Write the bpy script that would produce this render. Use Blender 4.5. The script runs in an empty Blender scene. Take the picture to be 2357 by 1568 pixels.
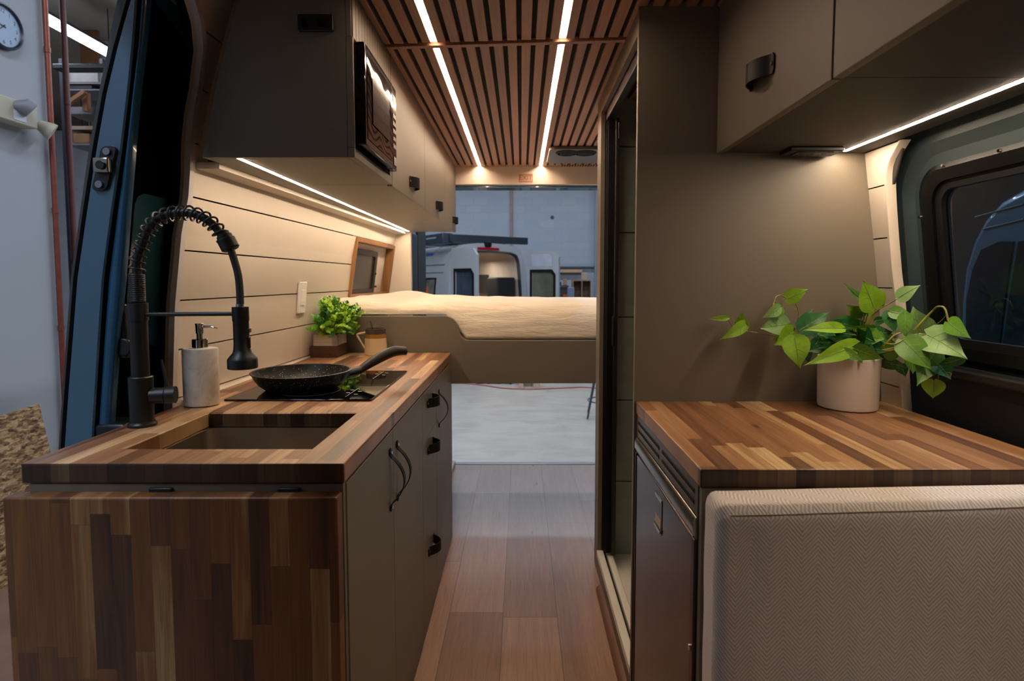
import bpy, bmesh, math, random
from mathutils import Vector, Matrix, noise

S = bpy.context.scene
COL = S.collection
PI = math.pi
random.seed(7)

# ------------------------------------------------------------------ camera
W, HH, FPX = 2357, 1568, 1309.0
CAMZ, TH = 1.27, math.radians(3.5)
CX, HZ = 1200.0, 645.0                       # vanishing point of the aisle in the photograph
CY = HZ + FPX * math.tan(TH)
cd = bpy.data.cameras.new('camera'); cam = bpy.data.objects.new('camera', cd); COL.objects.link(cam)
cd.sensor_fit = 'HORIZONTAL'; cd.sensor_width = 36.0
cd.lens = FPX / W * 36.0
cd.shift_x = -(CX - W / 2) / W
cd.shift_y = (CY - HH / 2) / W
cd.clip_start = 0.02; cd.clip_end = 200
cam.location = (0, 0, CAMZ); cam.rotation_euler = (PI / 2 - TH, 0, 0)
cd.dof.use_dof = True; cd.dof.focus_distance = 1.7; cd.dof.aperture_fstop = 4.5
S.camera = cam

# ------------------------------------------------------------------ world, exposure, warehouse lamps
wd = bpy.data.worlds.new('world'); S.world = wd; wd.use_nodes = True
bg = wd.node_tree.nodes['Background']
bg.inputs['Color'].default_value = (0.7, 0.8, 1.0, 1); bg.inputs['Strength'].default_value = 0.05
S.view_settings.view_transform = 'Standard'; S.view_settings.look = 'None'
S.view_settings.gamma = 1; S.view_settings.use_curve_mapping = False
S.view_settings.exposure = 0.0
LED_CEIL, LED_UNDER, LED_RIGHT = 68.0, 88.0, 145.0
WARM = (1.0, 0.785, 0.565)
COOL = (0.76, 0.86, 1.0)

def area(name, loc, sx, sy, power, color, rot=(0, 0, 0)):
    l = bpy.data.lights.new(name, 'AREA'); l.shape = 'RECTANGLE'; l.size = sx; l.size_y = sy
    l.energy = power; l.color = color
    o = bpy.data.objects.new(name, l); COL.objects.link(o); o.location = loc; o.rotation_euler = rot
    return o
# rows of shop lamps under the warehouse roof, the last two added as fill
area('warehouse_lamp_row', (-0.5, 9.0, 4.6), 7.0, 0.25, 190, COOL)
area('warehouse_lamp_row', (-0.5, 13.2, 4.6), 9.0, 0.25, 165, COOL)
area('warehouse_lamp_row', (-0.3, 6.2, 4.6), 4.0, 0.25, 120, COOL)
area('warehouse_lamp_row', (-2.3, 1.2, 4.6), 0.25, 5.0, 95, COOL)
area('warehouse_lamp_row', (-6.4, 7.6, 4.6), 0.25, 4.0, 90, COOL)
area('warehouse_lamp_row', (-2.0, -1.8, 4.6), 0.25, 2.6, 90, COOL)  # unseen row, added to brighten the near edge of the sliding door
area('warehouse_lamp_row', (3.0, 2.2, 4.6), 0.25, 3.0, 150, COOL)  # unseen row, added so the blue van shows through the tinted window

# ------------------------------------------------------------------ picture measurements -> points of the place
def ray(px, py):
    xc = (px - CX) / FPX; yc = -(py - CY) / FPX; c, s = math.cos(TH), math.sin(TH)
    return Vector((xc, c + yc * s, -s + yc * c))
def atY(px, py, y):
    d = ray(px, py); return Vector((0, 0, CAMZ)) + d * (y / d.y)
def atX(px, py, x):
    d = ray(px, py); return Vector((0, 0, CAMZ)) + d * (x / d.x)
def atZ(px, py, z):
    d = ray(px, py); return Vector((0, 0, CAMZ)) + d * ((z - CAMZ) / d.z)

# ------------------------------------------------------------------ mesh helpers
class MB:
    def __init__(s, xf=None): s.v = []; s.f = []; s.m = []; s.xf = xf; s.cut = []
    def add(s, vs, fs, mi=0):
        n = len(s.v); s.cut.append((n, len(s.f)))
        s.v += [Vector(v) for v in vs]
        for f in fs: s.f.append([i + n for i in f]); s.m.append(mi)
        return s
    def box(s, x0, y0, z0, x1, y1, z1, mi=0):
        x0, x1 = sorted((x0, x1)); y0, y1 = sorted((y0, y1)); z0, z1 = sorted((z0, z1))
        return s.add([(x0,y0,z0),(x1,y0,z0),(x1,y1,z0),(x0,y1,z0),(x0,y0,z1),(x1,y0,z1),(x1,y1,z1),(x0,y1,z1)],
                     [(3,2,1,0),(4,5,6,7),(0,1,5,4),(1,2,6,5),(2,3,7,6),(3,0,4,7)], mi)
    def prism(s, pts, d, mi=0):
        n = len(pts); d = Vector(d); pts = [Vector(p) for p in pts]
        return s.add(pts + [p + d for p in pts], [list(range(n))[::-1], list(range(n, 2*n))] +
                     [(i, (i+1) % n, n + (i+1) % n, n + i) for i in range(n)], mi)
    def tube(s, path, r, n=10, mi=0, caps=True):
        path = [Vector(p) for p in path]; k = len(path)
        rs = r if isinstance(r, (list, tuple)) else [r] * k
        base = len(s.v); up = None; s.cut.append((base, len(s.f)))
        for i, p in enumerate(path):
            t = (path[min(i+1, k-1)] - path[max(i-1, 0)])
            if t.length < 1e-9: t = Vector((0, 0, 1))
            t.normalize()
            if up is None:
                up = Vector((0, 0, 1)) if abs(t.z) < 0.9 else Vector((1, 0, 0))
            a = t.cross(up)
            if a.length < 1e-6: a = t.cross(Vector((0.3, 1, 0.2)))
            a.normalize(); b = a.cross(t).normalized(); up = b
            for j in range(n):
                w = 2 * PI * j / n
                s.v.append(p + a * (math.cos(w) * rs[i]) + b * (math.sin(w) * rs[i]))
        for i in range(k - 1):
            for j in range(n):
                s.f.append([base+i*n+j, base+i*n+(j+1) % n, base+(i+1)*n+(j+1) % n, base+(i+1)*n+j]); s.m.append(mi)
        if caps:
            s.f.append([base + j for j in range(n)][::-1]); s.m.append(mi)
            s.f.append([base + (k-1)*n + j for j in range(n)]); s.m.append(mi)
        return s
    def lathe(s, prof, c, n=32, mi=0, axis='Z', sx=1.0, sy=1.0, caps=True):
        base = len(s.v); c = Vector(c); s.cut.append((base, len(s.f)))
        for r, h in prof:
            for j in range(n):
                w = 2 * PI * j / n; a, b = r * math.cos(w) * sx, r * math.sin(w) * sy
                s.v.append(c + (Vector((a, b, h)) if axis == 'Z' else Vector((h, a, b)) if axis == 'X' else Vector((b, h, a))))
        for i in range(len(prof) - 1):
            for j in range(n):
                s.f.append([base+i*n+j, base+i*n+(j+1) % n, base+(i+1)*n+(j+1) % n, base+(i+1)*n+j]); s.m.append(mi)
        if caps:
            s.f.append([base + j for j in range(n)][::-1]); s.m.append(mi)
            s.f.append([base + (len(prof)-1)*n + j for j in range(n)]); s.m.append(mi)
        return s
    def cyl(s, p0, p1, r, n=20, mi=0): return s.tube([p0, p1], r, n, mi)
    def grid(s, rows, mi=0):
        base = len(s.v); k = len(rows[0]); s.cut.append((base, len(s.f)))
        for r in rows: s.v += [Vector(p) for p in r]
        for i in range(len(rows) - 1):
            for j in range(k - 1):
                s.f.append([base+i*k+j, base+i*k+j+1, base+(i+1)*k+j+1, base+(i+1)*k+j]); s.m.append(mi)
        return s
    def ring(s, outer, inner, mi=0):
        n = len(outer)
        return s.add(list(outer) + list(inner), [(i, (i+1) % n, n + (i+1) % n, n + i) for i in range(n)], mi)
    def each(s, name, mats, parent=None, **k):
        """every added shape becomes an object of its own"""
        out = []; ends = s.cut[1:] + [(len(s.v), len(s.f))]
        for (v0, f0), (v1, f1) in zip(s.cut, ends):
            q = MB(s.xf); q.v = s.v[v0:v1]; q.f = [[i - v0 for i in f] for f in s.f[f0:f1]]; q.m = s.m[f0:f1]
            out.append(q.build(name, mats, parent, **k))
        return out
    def build(s, name, mats, parent=None, bevel=0, solid=0, smooth=40, sub=0, seg=2, flip=False, fix=True):
        vs = [s.xf @ v for v in s.v] if s.xf else s.v
        me = bpy.data.meshes.new(name)
        if parent is not None:
            r = parent
            while r.parent: r = r.parent
            o0 = Vector(r.location)
        else:
            lo = Vector((min(v.x for v in vs), min(v.y for v in vs), min(v.z for v in vs)))
            hi = Vector((max(v.x for v in vs), max(v.y for v in vs), max(v.z for v in vs)))
            o0 = Vector(((lo.x+hi.x)/2, (lo.y+hi.y)/2, lo.z))
        me.from_pydata([tuple(v - o0) for v in vs], [], s.f)
        if fix:
            bm = bmesh.new(); bm.from_mesh(me); bmesh.ops.recalc_face_normals(bm, faces=bm.faces)
            if flip: bmesh.ops.reverse_faces(bm, faces=bm.faces)
            bm.to_mesh(me); bm.free()
        mats = mats if isinstance(mats, (list, tuple)) else [mats]
        for m in mats: me.materials.append(m)
        for p, mi in zip(me.polygons, s.m): p.material_index = mi
        if smooth:
            for p in me.polygons: p.use_smooth = True
            me.set_sharp_from_angle(angle=math.radians(smooth))
        o = bpy.data.objects.new(name, me); COL.objects.link(o)
        if parent is not None: o.parent = parent
        else: o.location = o0
        if solid:
            md = o.modifiers.new('solid', 'SOLIDIFY'); md.thickness = abs(solid); md.offset = 1 if solid > 0 else -1
        if bevel:
            md = o.modifiers.new('bevel', 'BEVEL'); md.width = bevel; md.segments = seg; md.limit_method = 'ANGLE'; md.angle_limit = math.radians(40)
            md.harden_normals = False
        if sub:
            md = o.modifiers.new('sub', 'SUBSURF'); md.levels = sub; md.render_levels = sub
        return o

def tag(o, label=None, cat=None, group=None, kind=None):
    if label: o['label'] = label
    if cat: o['category'] = cat
    if group: o['group'] = group
    if kind: o['kind'] = kind
    return o
def thing(name, label, cat, loc, group=None):
    o = bpy.data.objects.new(name, None); COL.objects.link(o); o.location = loc; o.empty_display_size = 0.05
    return tag(o, label, cat, group)
def struct(o): o['kind'] = 'structure'; return o
def copy_tree(o, parent=None):
    c = o.copy(); COL.objects.link(c)
    if parent is not None: c.parent = parent
    for ch in list(o.children): copy_tree(ch, c)
    return c
def rrect(w, h, r, n=5):
    """rounded rectangle, counter clockwise, centred"""
    out = []
    for cx, cy, a0 in ((w/2-r, h/2-r, 0), (-w/2+r, h/2-r, 90), (-w/2+r, -h/2+r, 180), (w/2-r, -h/2+r, 270)):
        for i in range(n + 1):
            a = math.radians(a0 + 90 * i / n); out.append((cx + r*math.cos(a), cy + r*math.sin(a)))
    return out
def text_verts(body, size):
    cu = bpy.data.curves.new('t', 'FONT'); cu.body = body; cu.size = size; cu.align_x = 'CENTER'; cu.align_y = 'CENTER'; cu.extrude = 0
    ob = bpy.data.objects.new('t', cu); COL.objects.link(ob)
    dg = bpy.context.evaluated_depsgraph_get(); dg.update()
    me = ob.evaluated_get(dg).to_mesh()
    vs = [v.co.copy() for v in me.vertices]; fs = [list(p.vertices) for p in me.polygons]
    ob.evaluated_get(dg).to_mesh_clear()
    bpy.data.objects.remove(ob); bpy.data.curves.remove(cu)
    return vs, fs

# ------------------------------------------------------------------ materials
def lin(h):
    h = h.lstrip('#'); out = []
    for i in (0, 2, 4):
        c = int(h[i:i+2], 16) / 255; out.append(c/12.92 if c <= .04045 else ((c+.055)/1.055)**2.4)
    return (*out, 1)
class NT:
    def __init__(s, name):
        s.mat = bpy.data.materials.new(name); s.mat.use_nodes = True; s.t = s.mat.node_tree
        s.b = s.t.nodes['Principled BSDF']; s.out = s.t.nodes['Material Output']
    def n(s, typ, **kw):
        nd = s.t.nodes.new(typ)
        for k, v in kw.items(): setattr(nd, k, v)
        return nd
    def l(s, a, b): s.t.links.new(a, b)
    def math(s, op, a, b=None, c=None):
        nd = s.n('ShaderNodeMath', operation=op)
        for i, x in enumerate((a, b, c)):
            if x is None: continue
            if isinstance(x, (int, float)): nd.inputs[i].default_value = x
            else: s.l(x, nd.inputs[i])
        return nd.outputs[0]
    def coord(s): return s.n('ShaderNodeTexCoord').outputs['Object']
    def sep(s, v):
        nd = s.n('ShaderNodeSeparateXYZ'); s.l(v, nd.inputs[0]); return nd.outputs
    def comb(s, x, y, z):
        nd = s.n('ShaderNodeCombineXYZ')
        for i, a in enumerate((x, y, z)):
            if isinstance(a, (int, float)): nd.inputs[i].default_value = a
            else: s.l(a, nd.inputs[i])
        return nd.outputs[0]
    def scale(s, v, sc):
        nd = s.n('ShaderNodeMapping'); nd.inputs['Scale'].default_value = sc; s.l(v, nd.inputs['Vector']); return nd.outputs[0]
    def noise(s, v, scale, detail=4, rough=.55, dist=0):
        nd = s.n('ShaderNodeTexNoise'); nd.inputs['Scale'].default_value = scale; nd.inputs['Detail'].default_value = detail
        nd.inputs['Roughness'].default_value = rough; nd.inputs['Distortion'].default_value = dist
        s.l(v, nd.inputs['Vector']); return nd.outputs['Fac']
    def white(s, v):
        nd = s.n('ShaderNodeTexWhiteNoise', noise_dimensions='3D'); s.l(v, nd.inputs['Vector']); return nd.outputs['Value']
    def ramp(s, f, stops, interp='LINEAR'):
        nd = s.n('ShaderNodeValToRGB'); r = nd.color_ramp; r.interpolation = interp
        while len(r.elements) < len(stops): r.elements.new(0.5)
        for e, (p, c) in zip(r.elements, stops): e.position = p; e.color = c
        s.l(f, nd.inputs[0]); return nd.outputs[0]
    def mix(s, f, a, b, blend='MIX'):
        nd = s.n('ShaderNodeMix', data_type='RGBA', blend_type=blend)
        for i, x in ((0, f), (6, a), (7, b)):
            if isinstance(x, (int, float)): nd.inputs[i].default_value = x
            elif isinstance(x, tuple): nd.inputs[i].default_value = x
            else: s.l(x, nd.inputs[i])
        return nd.outputs[2]
    def bump(s, h, strength=.3, dist=.002):
        nd = s.n('ShaderNodeBump'); nd.inputs['Strength'].default_value = strength; nd.inputs['Distance'].default_value = dist
        s.l(h, nd.inputs['Height']); s.l(nd.outputs[0], s.b.inputs['Normal'])
    def col(s, c): s.l(c, s.b.inputs['Base Color'])
    def set(s, rough=None, metal=None, **kw):
        if rough is not None: s.b.inputs['Roughness'].default_value = rough
        if metal is not None: s.b.inputs['Metallic'].default_value = metal
        for k, v in kw.items(): s.b.inputs[k.replace('_', ' ')].default_value = v
        return s

def plain(name, hexc, rough=.5, metal=0, var=.06, scale=6, bump=0, bscale=200, **kw):
    t = NT(name); t.set(rough, metal, **kw); c = lin(hexc) if isinstance(hexc, str) else (*hexc, 1)
    v = t.coord(); f = t.noise(v, scale, 3)
    a = tuple(x*(1-var) for x in c[:3]) + (1,); b = tuple(min(1, x*(1+var)) for x in c[:3]) + (1,)
    t.col(t.ramp(f, [(.3, a), (.7, b)]))
    if bump: t.bump(t.noise(v, bscale, 2), bump, .001)
    return t.mat
def emit(name, color, strength):
    t = NT(name); t.b.inputs['Base Color'].default_value = (.8, .8, .8, 1)
    t.b.inputs['Emission Color'].default_value = (*color, 1); t.b.inputs['Emission Strength'].default_value = strength
    return t.mat
def staves(name, ax, al, w, L, pal, off=0.0, rough=.38, grain=1.0, knots=True, line=.5, coat=0.0, endgrain=False):
    """butcher block / planks: strips of width w across axis ax, random length pieces along axis al"""
    t = NT(name); t.set(rough); v = t.coord(); xyz = t.sep(v)
    u = t.math('MULTIPLY_ADD', xyz[ax], 1/w, off); row = t.math('FLOOR', u)
    rr = t.white(t.comb(row, 3.1, 7.7))
    vv = t.math('ADD', t.math('MULTIPLY', xyz[al], 1/L), t.math('MULTIPLY', rr, 9.37)); st = t.math('FLOOR', vv)
    idv = t.white(t.comb(row, st, 1.5)); id2 = t.white(t.comb(st, row, 8.5))
    fu = t.math('FRACT', u); fv = t.math('FRACT', vv)
    # grain coordinates: stretched along the piece, shifted per piece
    g = t.comb(t.math('MULTIPLY', fu, w*42), t.math('MULTIPLY', xyz[al], 2.2), t.math('MULTIPLY', idv, 91.0))
    n1 = t.noise(g, 1.0, 5, .6, .8)
    g2 = t.comb(t.math('MULTIPLY', fu, w*420), t.math('MULTIPLY', xyz[al], 7.0), t.math('MULTIPLY', id2, 57.0))
    n2 = t.noise(g2, 1.0, 4, .65, .3)
    f = t.math('ADD', t.math('MULTIPLY', idv, .66), t.math('MULTIPLY_ADD', n1, .85*grain, -.28*grain))
    c = t.ramp(f, pal)
    c = t.mix(1.0, c, t.ramp(n2, [(.25, (.62, .6, .58, 1)), (.5, (.95, .95, .95, 1)), (.75, (1.08, 1.06, 1.04, 1))]), 'MULTIPLY')
    if knots:
        vo = t.n('ShaderNodeTexVoronoi'); vo.inputs['Scale'].default_value = 1.0
        t.l(t.comb(t.math('MULTIPLY', xyz[ax], 14), t.math('MULTIPLY', xyz[al], 5), 0.0), vo.inputs['Vector'])
        kf = t.ramp(vo.outputs['Distance'], [(.03, (.25, .22, .2, 1)), (.13, (1, 1, 1, 1))])
        sel = t.math('GREATER_THAN', id2, .72)
        c = t.mix(sel, c, t.mix(1.0, c, kf, 'MULTIPLY'))
    e1 = t.math('MINIMUM', fu, t.math('SUBTRACT', 1.0, fu)); e2 = t.math('MULTIPLY', t.math('MINIMUM', fv, t.math('SUBTRACT', 1.0, fv)), L/w)
    e = t.math('MINIMUM', e1, e2)
    ln = t.ramp(e, [(0, (line, line, line, 1)), (.02*(.04/w)+.006, (1, 1, 1, 1))])
    c = t.mix(1.0, c, ln, 'MULTIPLY')
    if endgrain:
        ny = t.math('ABSOLUTE', t.sep(t.n('ShaderNodeNewGeometry').outputs['Normal'])[1])
        c = t.mix(t.math('GREATER_THAN', ny, .7), c, t.mix(1.0, c, (.20, .18, .17, 1), 'MULTIPLY'))
    t.col(c)
    t.bump(n2, .12, .001)
    if coat: t.b.inputs['Coat Weight'].default_value = coat; t.b.inputs['Coat Roughness'].default_value = .27
    return t.mat
def glassy(name, tint, rough=0.0, ior=1.5):
    t = NT(name); lw = t.n('ShaderNodeLayerWeight'); lw.inputs[0].default_value = .5; fr = t.math('MULTIPLY_ADD', t.math('POWER', lw.outputs['Facing'], 5), .95, .05)
    tr = t.n('ShaderNodeBsdfTransparent'); tr.inputs[0].default_value = (*tint, 1)
    gl = t.n('ShaderNodeBsdfGlossy'); gl.inputs['Roughness'].default_value = rough
    mx = t.n('ShaderNodeMixShader'); t.l(fr, mx.inputs[0]); t.l(tr.outputs[0], mx.inputs[1]); t.l(gl.outputs[0], mx.inputs[2])
    t.l(mx.outputs[0], t.out.inputs['Surface']); return t.mat

ACACIA = [(.03, lin('4e3221')), (.20, lin('764d31')), (.45, lin('966845')), (.64, lin('a67a54')), (.78, lin('c09a6e')), (.93, lin('dbb98b'))]
ACACIA2 = [(.03, lin('38200f')), (.20, lin('5a351b')), (.45, lin('724722')), (.66, lin('815227')), (.80, lin('977043')), (.93, lin('b99a6c'))]
M = {}
M['block'] = staves('butcher_block', 0, 1, .036, .46, ACACIA, endgrain=True)
M['flap'] = staves('butcher_block_flap', 0, 2, .037, .30, ACACIA2, rough=.42)
M['laminate'] = staves('laminate_planks', 0, 1, .205, 1.25, [(.0, lin('91705f')), (.4, lin('a3806e')), (.7, lin('af8b78')), (1, lin('ba9683'))], off=-(-.069+.0)/.205, rough=.34, grain=1.1, knots=True, line=.28, coat=.55)
M['taupe'] = plain('taupe_laminate', '73695b', .5, var=.02, bump=.05, bscale=500)
M['taupe_dark'] = plain('taupe_carcass_and_shade', '4c463f', .6, var=.03)
M['cream'] = plain('cream_paint', 'd3c6b6', .5, var=.015, bump=.03, bscale=300)
M['gapdark'] = plain('shadow_gap_backing', '2c2721', .8)
M['white'] = plain('white_plastic', 'f0ebe4', .4, var=.01)
M['black'] = plain('matte_black', '141312', .42, var=.05)
M['blackgloss'] = plain('gloss_black', '0a0a0b', .06, var=.02)
M['blackglass'] = plain('black_ceramic_glass', '060607', .035, var=.02)
M['rubber'] = plain('black_rubber', '0e0e10', .6, Specular_IOR_Level=.2)
M['felt'] = plain('black_felt', '15110e', .9)
M['leather'] = plain('black_leather', '0f0e0d', .55, bump=.2, bscale=260, Specular_IOR_Level=.3)
M['leatheredge'] = plain('leather_tan_edge', '6d5b49', .6)
M['steel'] = plain('stainless_steel', '9a938b', .22, 1.0, var=.03)
M['steeldark'] = plain('dark_stainless', '5c544d', .2, 1.0, var=.03)
M['sinksteel'] = plain('sink_steel', 'a3937f', .45, 1.0, var=.04)
M['chrome'] = plain('chrome', 'cfcac4', .06, 1.0, var=.01)
M['aluminium'] = plain('aluminium', '8e939b', .3, 1.0, var=.03)
M['bluemetal'] = plain('slate_blue_paint', '41627c', .22, 0.0, var=.03, Coat_Weight=.6)
M['bluedark'] = plain('dark_blue_trim', '10151b', .35)
M['pillarmetal'] = plain('grey_teal_paint', '384447', .4, 0.0, var=.04)
M['felt2'] = plain('charcoal_tile', '98a197', .45, var=.1, scale=14)
M['led_ceil'] = emit('led_ceiling_light', WARM, LED_CEIL)
M['led_under'] = emit('led_under_cabinet_light', WARM, LED_UNDER)
M['led_right'] = emit('led_right_light', WARM, LED_RIGHT)
M['tube'] = emit('cool_tube_light', COOL, 16.0)
# ================================================================== THE VAN SHELL
def interp(pts, z):
    for (a, b), (c, d) in zip(pts, pts[1:]):
        if z <= c: break
    return b + (d - b) * (z - a) / (c - a)
XLP = [(0, -1.0), (.6, -1.0), (.92, -.992), (1.2, -.975), (1.4, -.95), (1.6, -.905), (1.8, -.86), (2.0, -.80), (2.15, -.74)]
def XL(z, y): return interp(XLP, z) + .03 * (y - 1.6)
def atL(px, py):
    d = ray(px, py); lo, hi = .3, 6.0
    for _ in range(50):
        t = (lo + hi) / 2; p = Vector((0, 0, CAMZ)) + d * t
        if p.x > XL(p.z, p.y): lo = t
        else: hi = t
    return Vector((0, 0, CAMZ)) + d * lo
YEP = [(0, 1.6), (1.5, 1.606), (1.57, 1.592), (1.64, 1.572), (1.72, 1.561), (1.79, 1.562), (1.874, 1.545), (1.93, 1.51), (1.97, 1.462), (2.01, 1.39), (2.05, 1.28), (2.08, 1.15)]
def YE(z): return interp(YEP, z)
XRP = [(0, 1.06), (.92, 1.043), (1.187, 1.027), (1.4, 1.0), (1.623, .969), (1.8, .93), (2.1, .84)]
def XR(z): return interp(XRP, z)

# floor
m = MB().box(-1.05, -.6, -.02, 1.05, 3.85, 0); struct(m.build('floor', M['laminate']))
m = MB().box(-.98, 3.85, -.05, .98, 3.90, .004); struct(m.build('trim_1', M['aluminium'], bevel=.004))
m = MB().box(-1.05, -.6, -.30, 1.05, 3.84, -.022); struct(m.build('trim_2', M['bluedark']))

# left wall: horizontal planks with open joints, a hole for the rear window
HOLE = (3.06, 3.86, 1.17, 1.50)
ZS = [.55, .78, .93, 1.071, 1.212, 1.354, 1.504, 1.645, 1.785, 1.92, 2.06]
m = MB()
for z0, z1 in zip(ZS, ZS[1:]):
    a, b = z0 + .0022, z1 - .0022
    brk = [a] + [z for z in HOLE[2:] if a < z < b] + [b]
    for p, q in zip(brk, brk[1:]):
        mid = (p + q)/2; segs = []
        if HOLE[2] < mid < HOLE[3]: segs = [(None, HOLE[0]), (HOLE[1], 3.90)]
        else: segs = [(None, 3.90)]
        for s0, s1 in segs:
            rows = []
            for z in [p + (q-p)*i/14 for i in range(15)]:
                y0 = YE(z) if s0 is None else s0
                rows.append([(XL(z, y0 + (s1-y0)*i/6), y0 + (s1-y0)*i/6, z) for i in range(7)])
            m.grid(rows)
struct(m.build('wall_left', M['cream'], solid=-.012, fix=False, smooth=0))
m = MB()
rows = []
for i in range(120):
    z = .5 + i*1.555/119; y0 = YE(z) + .012
    rows.append([(XL(z, y) - .016, y, z) for y in (y0, 2.2, 3.055)])
m.grid(rows); struct(m.build('trim_3', M['gapdark'], solid=-.02, fix=False))
# rounded lip along the door opening and the black seal outside it
def lip(name, d0, d1, y0, y1, mat, zlo=.6, zhi=2.08, n=150, bev=.004):
    m = MB(); rows = []
    for i in range(n + 1):
        z = zlo + (zhi - zlo)*i/n; y = YE(z)
        x = XL(z, y)
        rows.append([(x-d0, y+y0, z), (x-d1, y+y0, z), (x-d1, y+y1, z), (x-d0, y+y1, z), (x-d0, y+y0, z)])
    m.grid(rows); return struct(m.build(name, mat, smooth=50))
lip('trim_4', -.004, .012, -.012, .010, plain('lip_white', 'c9c4c4', .35, var=.01))
lip('trim_5', .012, .026, -.004, .010, M['cream'])
lip('trim_6', .026, .052, .004, .14, M['rubber'])

# rear: header board, pillar boards
m = MB().box(-1.0, 3.86, 1.911, 1.0, 3.90, 2.08); struct(m.build('trim_7', M['cream'], bevel=.003))
m = MB().box(-.90, 3.86, .0, -.745, 3.90, 1.92); struct(m.build('trim_8', M['cream'], bevel=.004))
m = MB().box(.78, 3.86, .0, 1.0, 3.90, 1.92); struct(m.build('trim_9', M['cream'], bevel=.004))
m = MB().box(-.86, 3.90, 1.895, .86, 4.02, 1.935); struct(m.build('trim_10', M['bluemetal'], bevel=.004))

# EXIT marking on the header
e = thing('exit_sign', 'small faint red EXIT marking on the cream header board above the bed opening', 'sign', (.03, 3.86, 1.94))
c0 = atY(1210, 410, 3.859)
m = MB(); w, h = .092, .052
m.box(c0.x-w/2, 3.857, c0.z-h/2, c0.x+w/2, 3.860, c0.z+h/2)
m.build('plate', plain('exit_plate', 'c2a58a', .5), e)
m = MB(); vs, fs = text_verts('EXIT', .046)
m.add([(c0.x + v.x*.92, 3.8560, c0.z + v.y) for v in vs], fs)
m.build('lettering', plain('exit_red', 'a8574a', .5), e, fix=False)
m = MB()
for a in ((-w/2, -h/2, w/2, -h/2+.003), (-w/2, h/2-.003, w/2, h/2), (-w/2, -h/2, -w/2+.003, h/2), (w/2-.003, -h/2, w/2, h/2)):
    m.box(c0.x+a[0], 3.8555, c0.z+a[1], c0.x+a[2], 3.857, c0.z+a[3])
m.build('border', plain('exit_red_line', 'a8574a', .5), e)

# ceiling: dark backing with timber slats, front and rear panels, LED channels between slats
SL = plain('walnut_slat', '8a5f45', .5)
t = NT('walnut_slats'); v = t.coord(); g = t.scale(v, (160, 3, 160)); f = t.noise(g, 1, 4, .6)
idn = t.white(t.comb(t.math('FLOOR', t.math('MULTIPLY', t.sep(v)[0], 1/.0455)), 1, 2))
t.col(t.ramp(t.math('ADD', t.math('MULTIPLY', f, .7), t.math('MULTIPLY', idn, .3)), [(.2, lin('875c45')), (.5, lin('ab785a')), (.8, lin('c28b6b'))])); t.set(.5); M['slat'] = t.mat
ZC, PITCH, L0 = 2.03, .0455, -.280
YB = lambda x: 1.845 + (.289 - x) * .072      # the cross batten runs slightly askew
m = MB(); m.box(-.98, .25, ZC+.012, .98, 3.90, ZC+.03, 1)
LEDX = (L0, L0 + 9*PITCH)
def slats(y0f, y1, x0, x1):
    k = -30
    for k in range(-30, 31):
        a, b = L0 + k*PITCH + .0070, L0 + (k+1)*PITCH - .0070
        if k in (0, 9): a = L0 + k*PITCH + .0105
        if k+1 in (0, 9): b = L0 + (k+1)*PITCH - .0105
        if a < x0 or b > x1: continue
        ya = y0f(a) if callable(y0f) else y0f; yb = y1(a) if callable(y1) else y1
        m.box(a, ya, ZC, b, yb, ZC+.012, 0)
slats(lambda x: YB(x) + .022, 3.862, -.47, .62)
slats(.25, lambda x: YB(x) - .012, -.80, .80)
struct(m.build('ceiling', [M['slat'], M['felt']], bevel=.0015, seg=1))
p = [(-.45, YB(-.45), ZC-.004), (.33, YB(.33), ZC-.004), (.33, YB(.33)+.022, ZC-.004), (-.45, YB(-.45)+.022, ZC-.004)]
m = MB().prism(p, (0, 0, .016)); struct(m.build('trim_11', M['slat'], bevel=.002))
for i, x in enumerate(LEDX):
    side = 'left' if i == 0 else 'right'
    for nm, ya, yb in (('rear', YB(x)+.026, 3.850), ('front', 1.42, YB(x)-.014)):
        t_ = thing('led_strip_light', f'{side} glowing white ceiling light line, ' + ('the long run behind the cross batten' if nm == 'rear' else 'the short run in front of the cross batten'), 'light', (x, (ya+yb)/2, ZC), 'light lines in the slatted ceiling')
        zl = ZC + (.0085 if nm == 'rear' else .0035)
        MB().box(x-.0098, ya, zl, x+.0098, yb, zl+.001).build('diffuser', M['led_ceil'], t_)
        MB().box(x-.0102, ya-.002, ZC+.0096, x+.0102, yb+.002, ZC+.0119).build('channel', M['aluminium'], t_)

# air conditioner vent plate in the rear of the ceiling
a, b = atZ(1258, 376, 2.012), atZ(1262, 343, 2.012)
v_ = thing('ceiling_air_vent', 'grey ceiling vent plate with two round black outlets behind the shower', 'vent', (.35, (a.y+b.y)/2, 2.012))
yc, hy = (a.y+b.y)/2, abs(b.y-a.y)
m = MB(); x0, x1 = a.x, a.x + .52
m.prism([((x0+x1)/2 + p[0], yc + p[1], 2.010) for p in rrect(x1-x0, hy, .04)], (0, 0, .018)); 
m.build('plate', plain('vent_grey', '5f5e63', .5, bump=.1), v_, bevel=.003)
for px in (1305, 1347):
    c = atZ(px, 352, 2.008)
    f = MB().lathe([(.062, .004), (.066, -.002), (.056, -.010), (.054, -.010), (.050, .006)], (c.x, c.y, 2.010), 28).build('outlet', plain('vent_black', '050505', .8), v_)
    g = MB()
    for k in range(-2, 3): g.box(c.x-.042, c.y + k*.017-.003, 2.000, c.x+.042, c.y + k*.017+.003, 2.006)
    g.each('louver', M['black'], f)
m = MB()
for r in range(3):
    for k in range(22): m.box(x0+.10+k*.017, a.y+.03+r*.022, 2.0085, x0+.107+k*.017, a.y+.043+r*.022, 2.0105)
m.build('slots', M['rubber'], v_)

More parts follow.
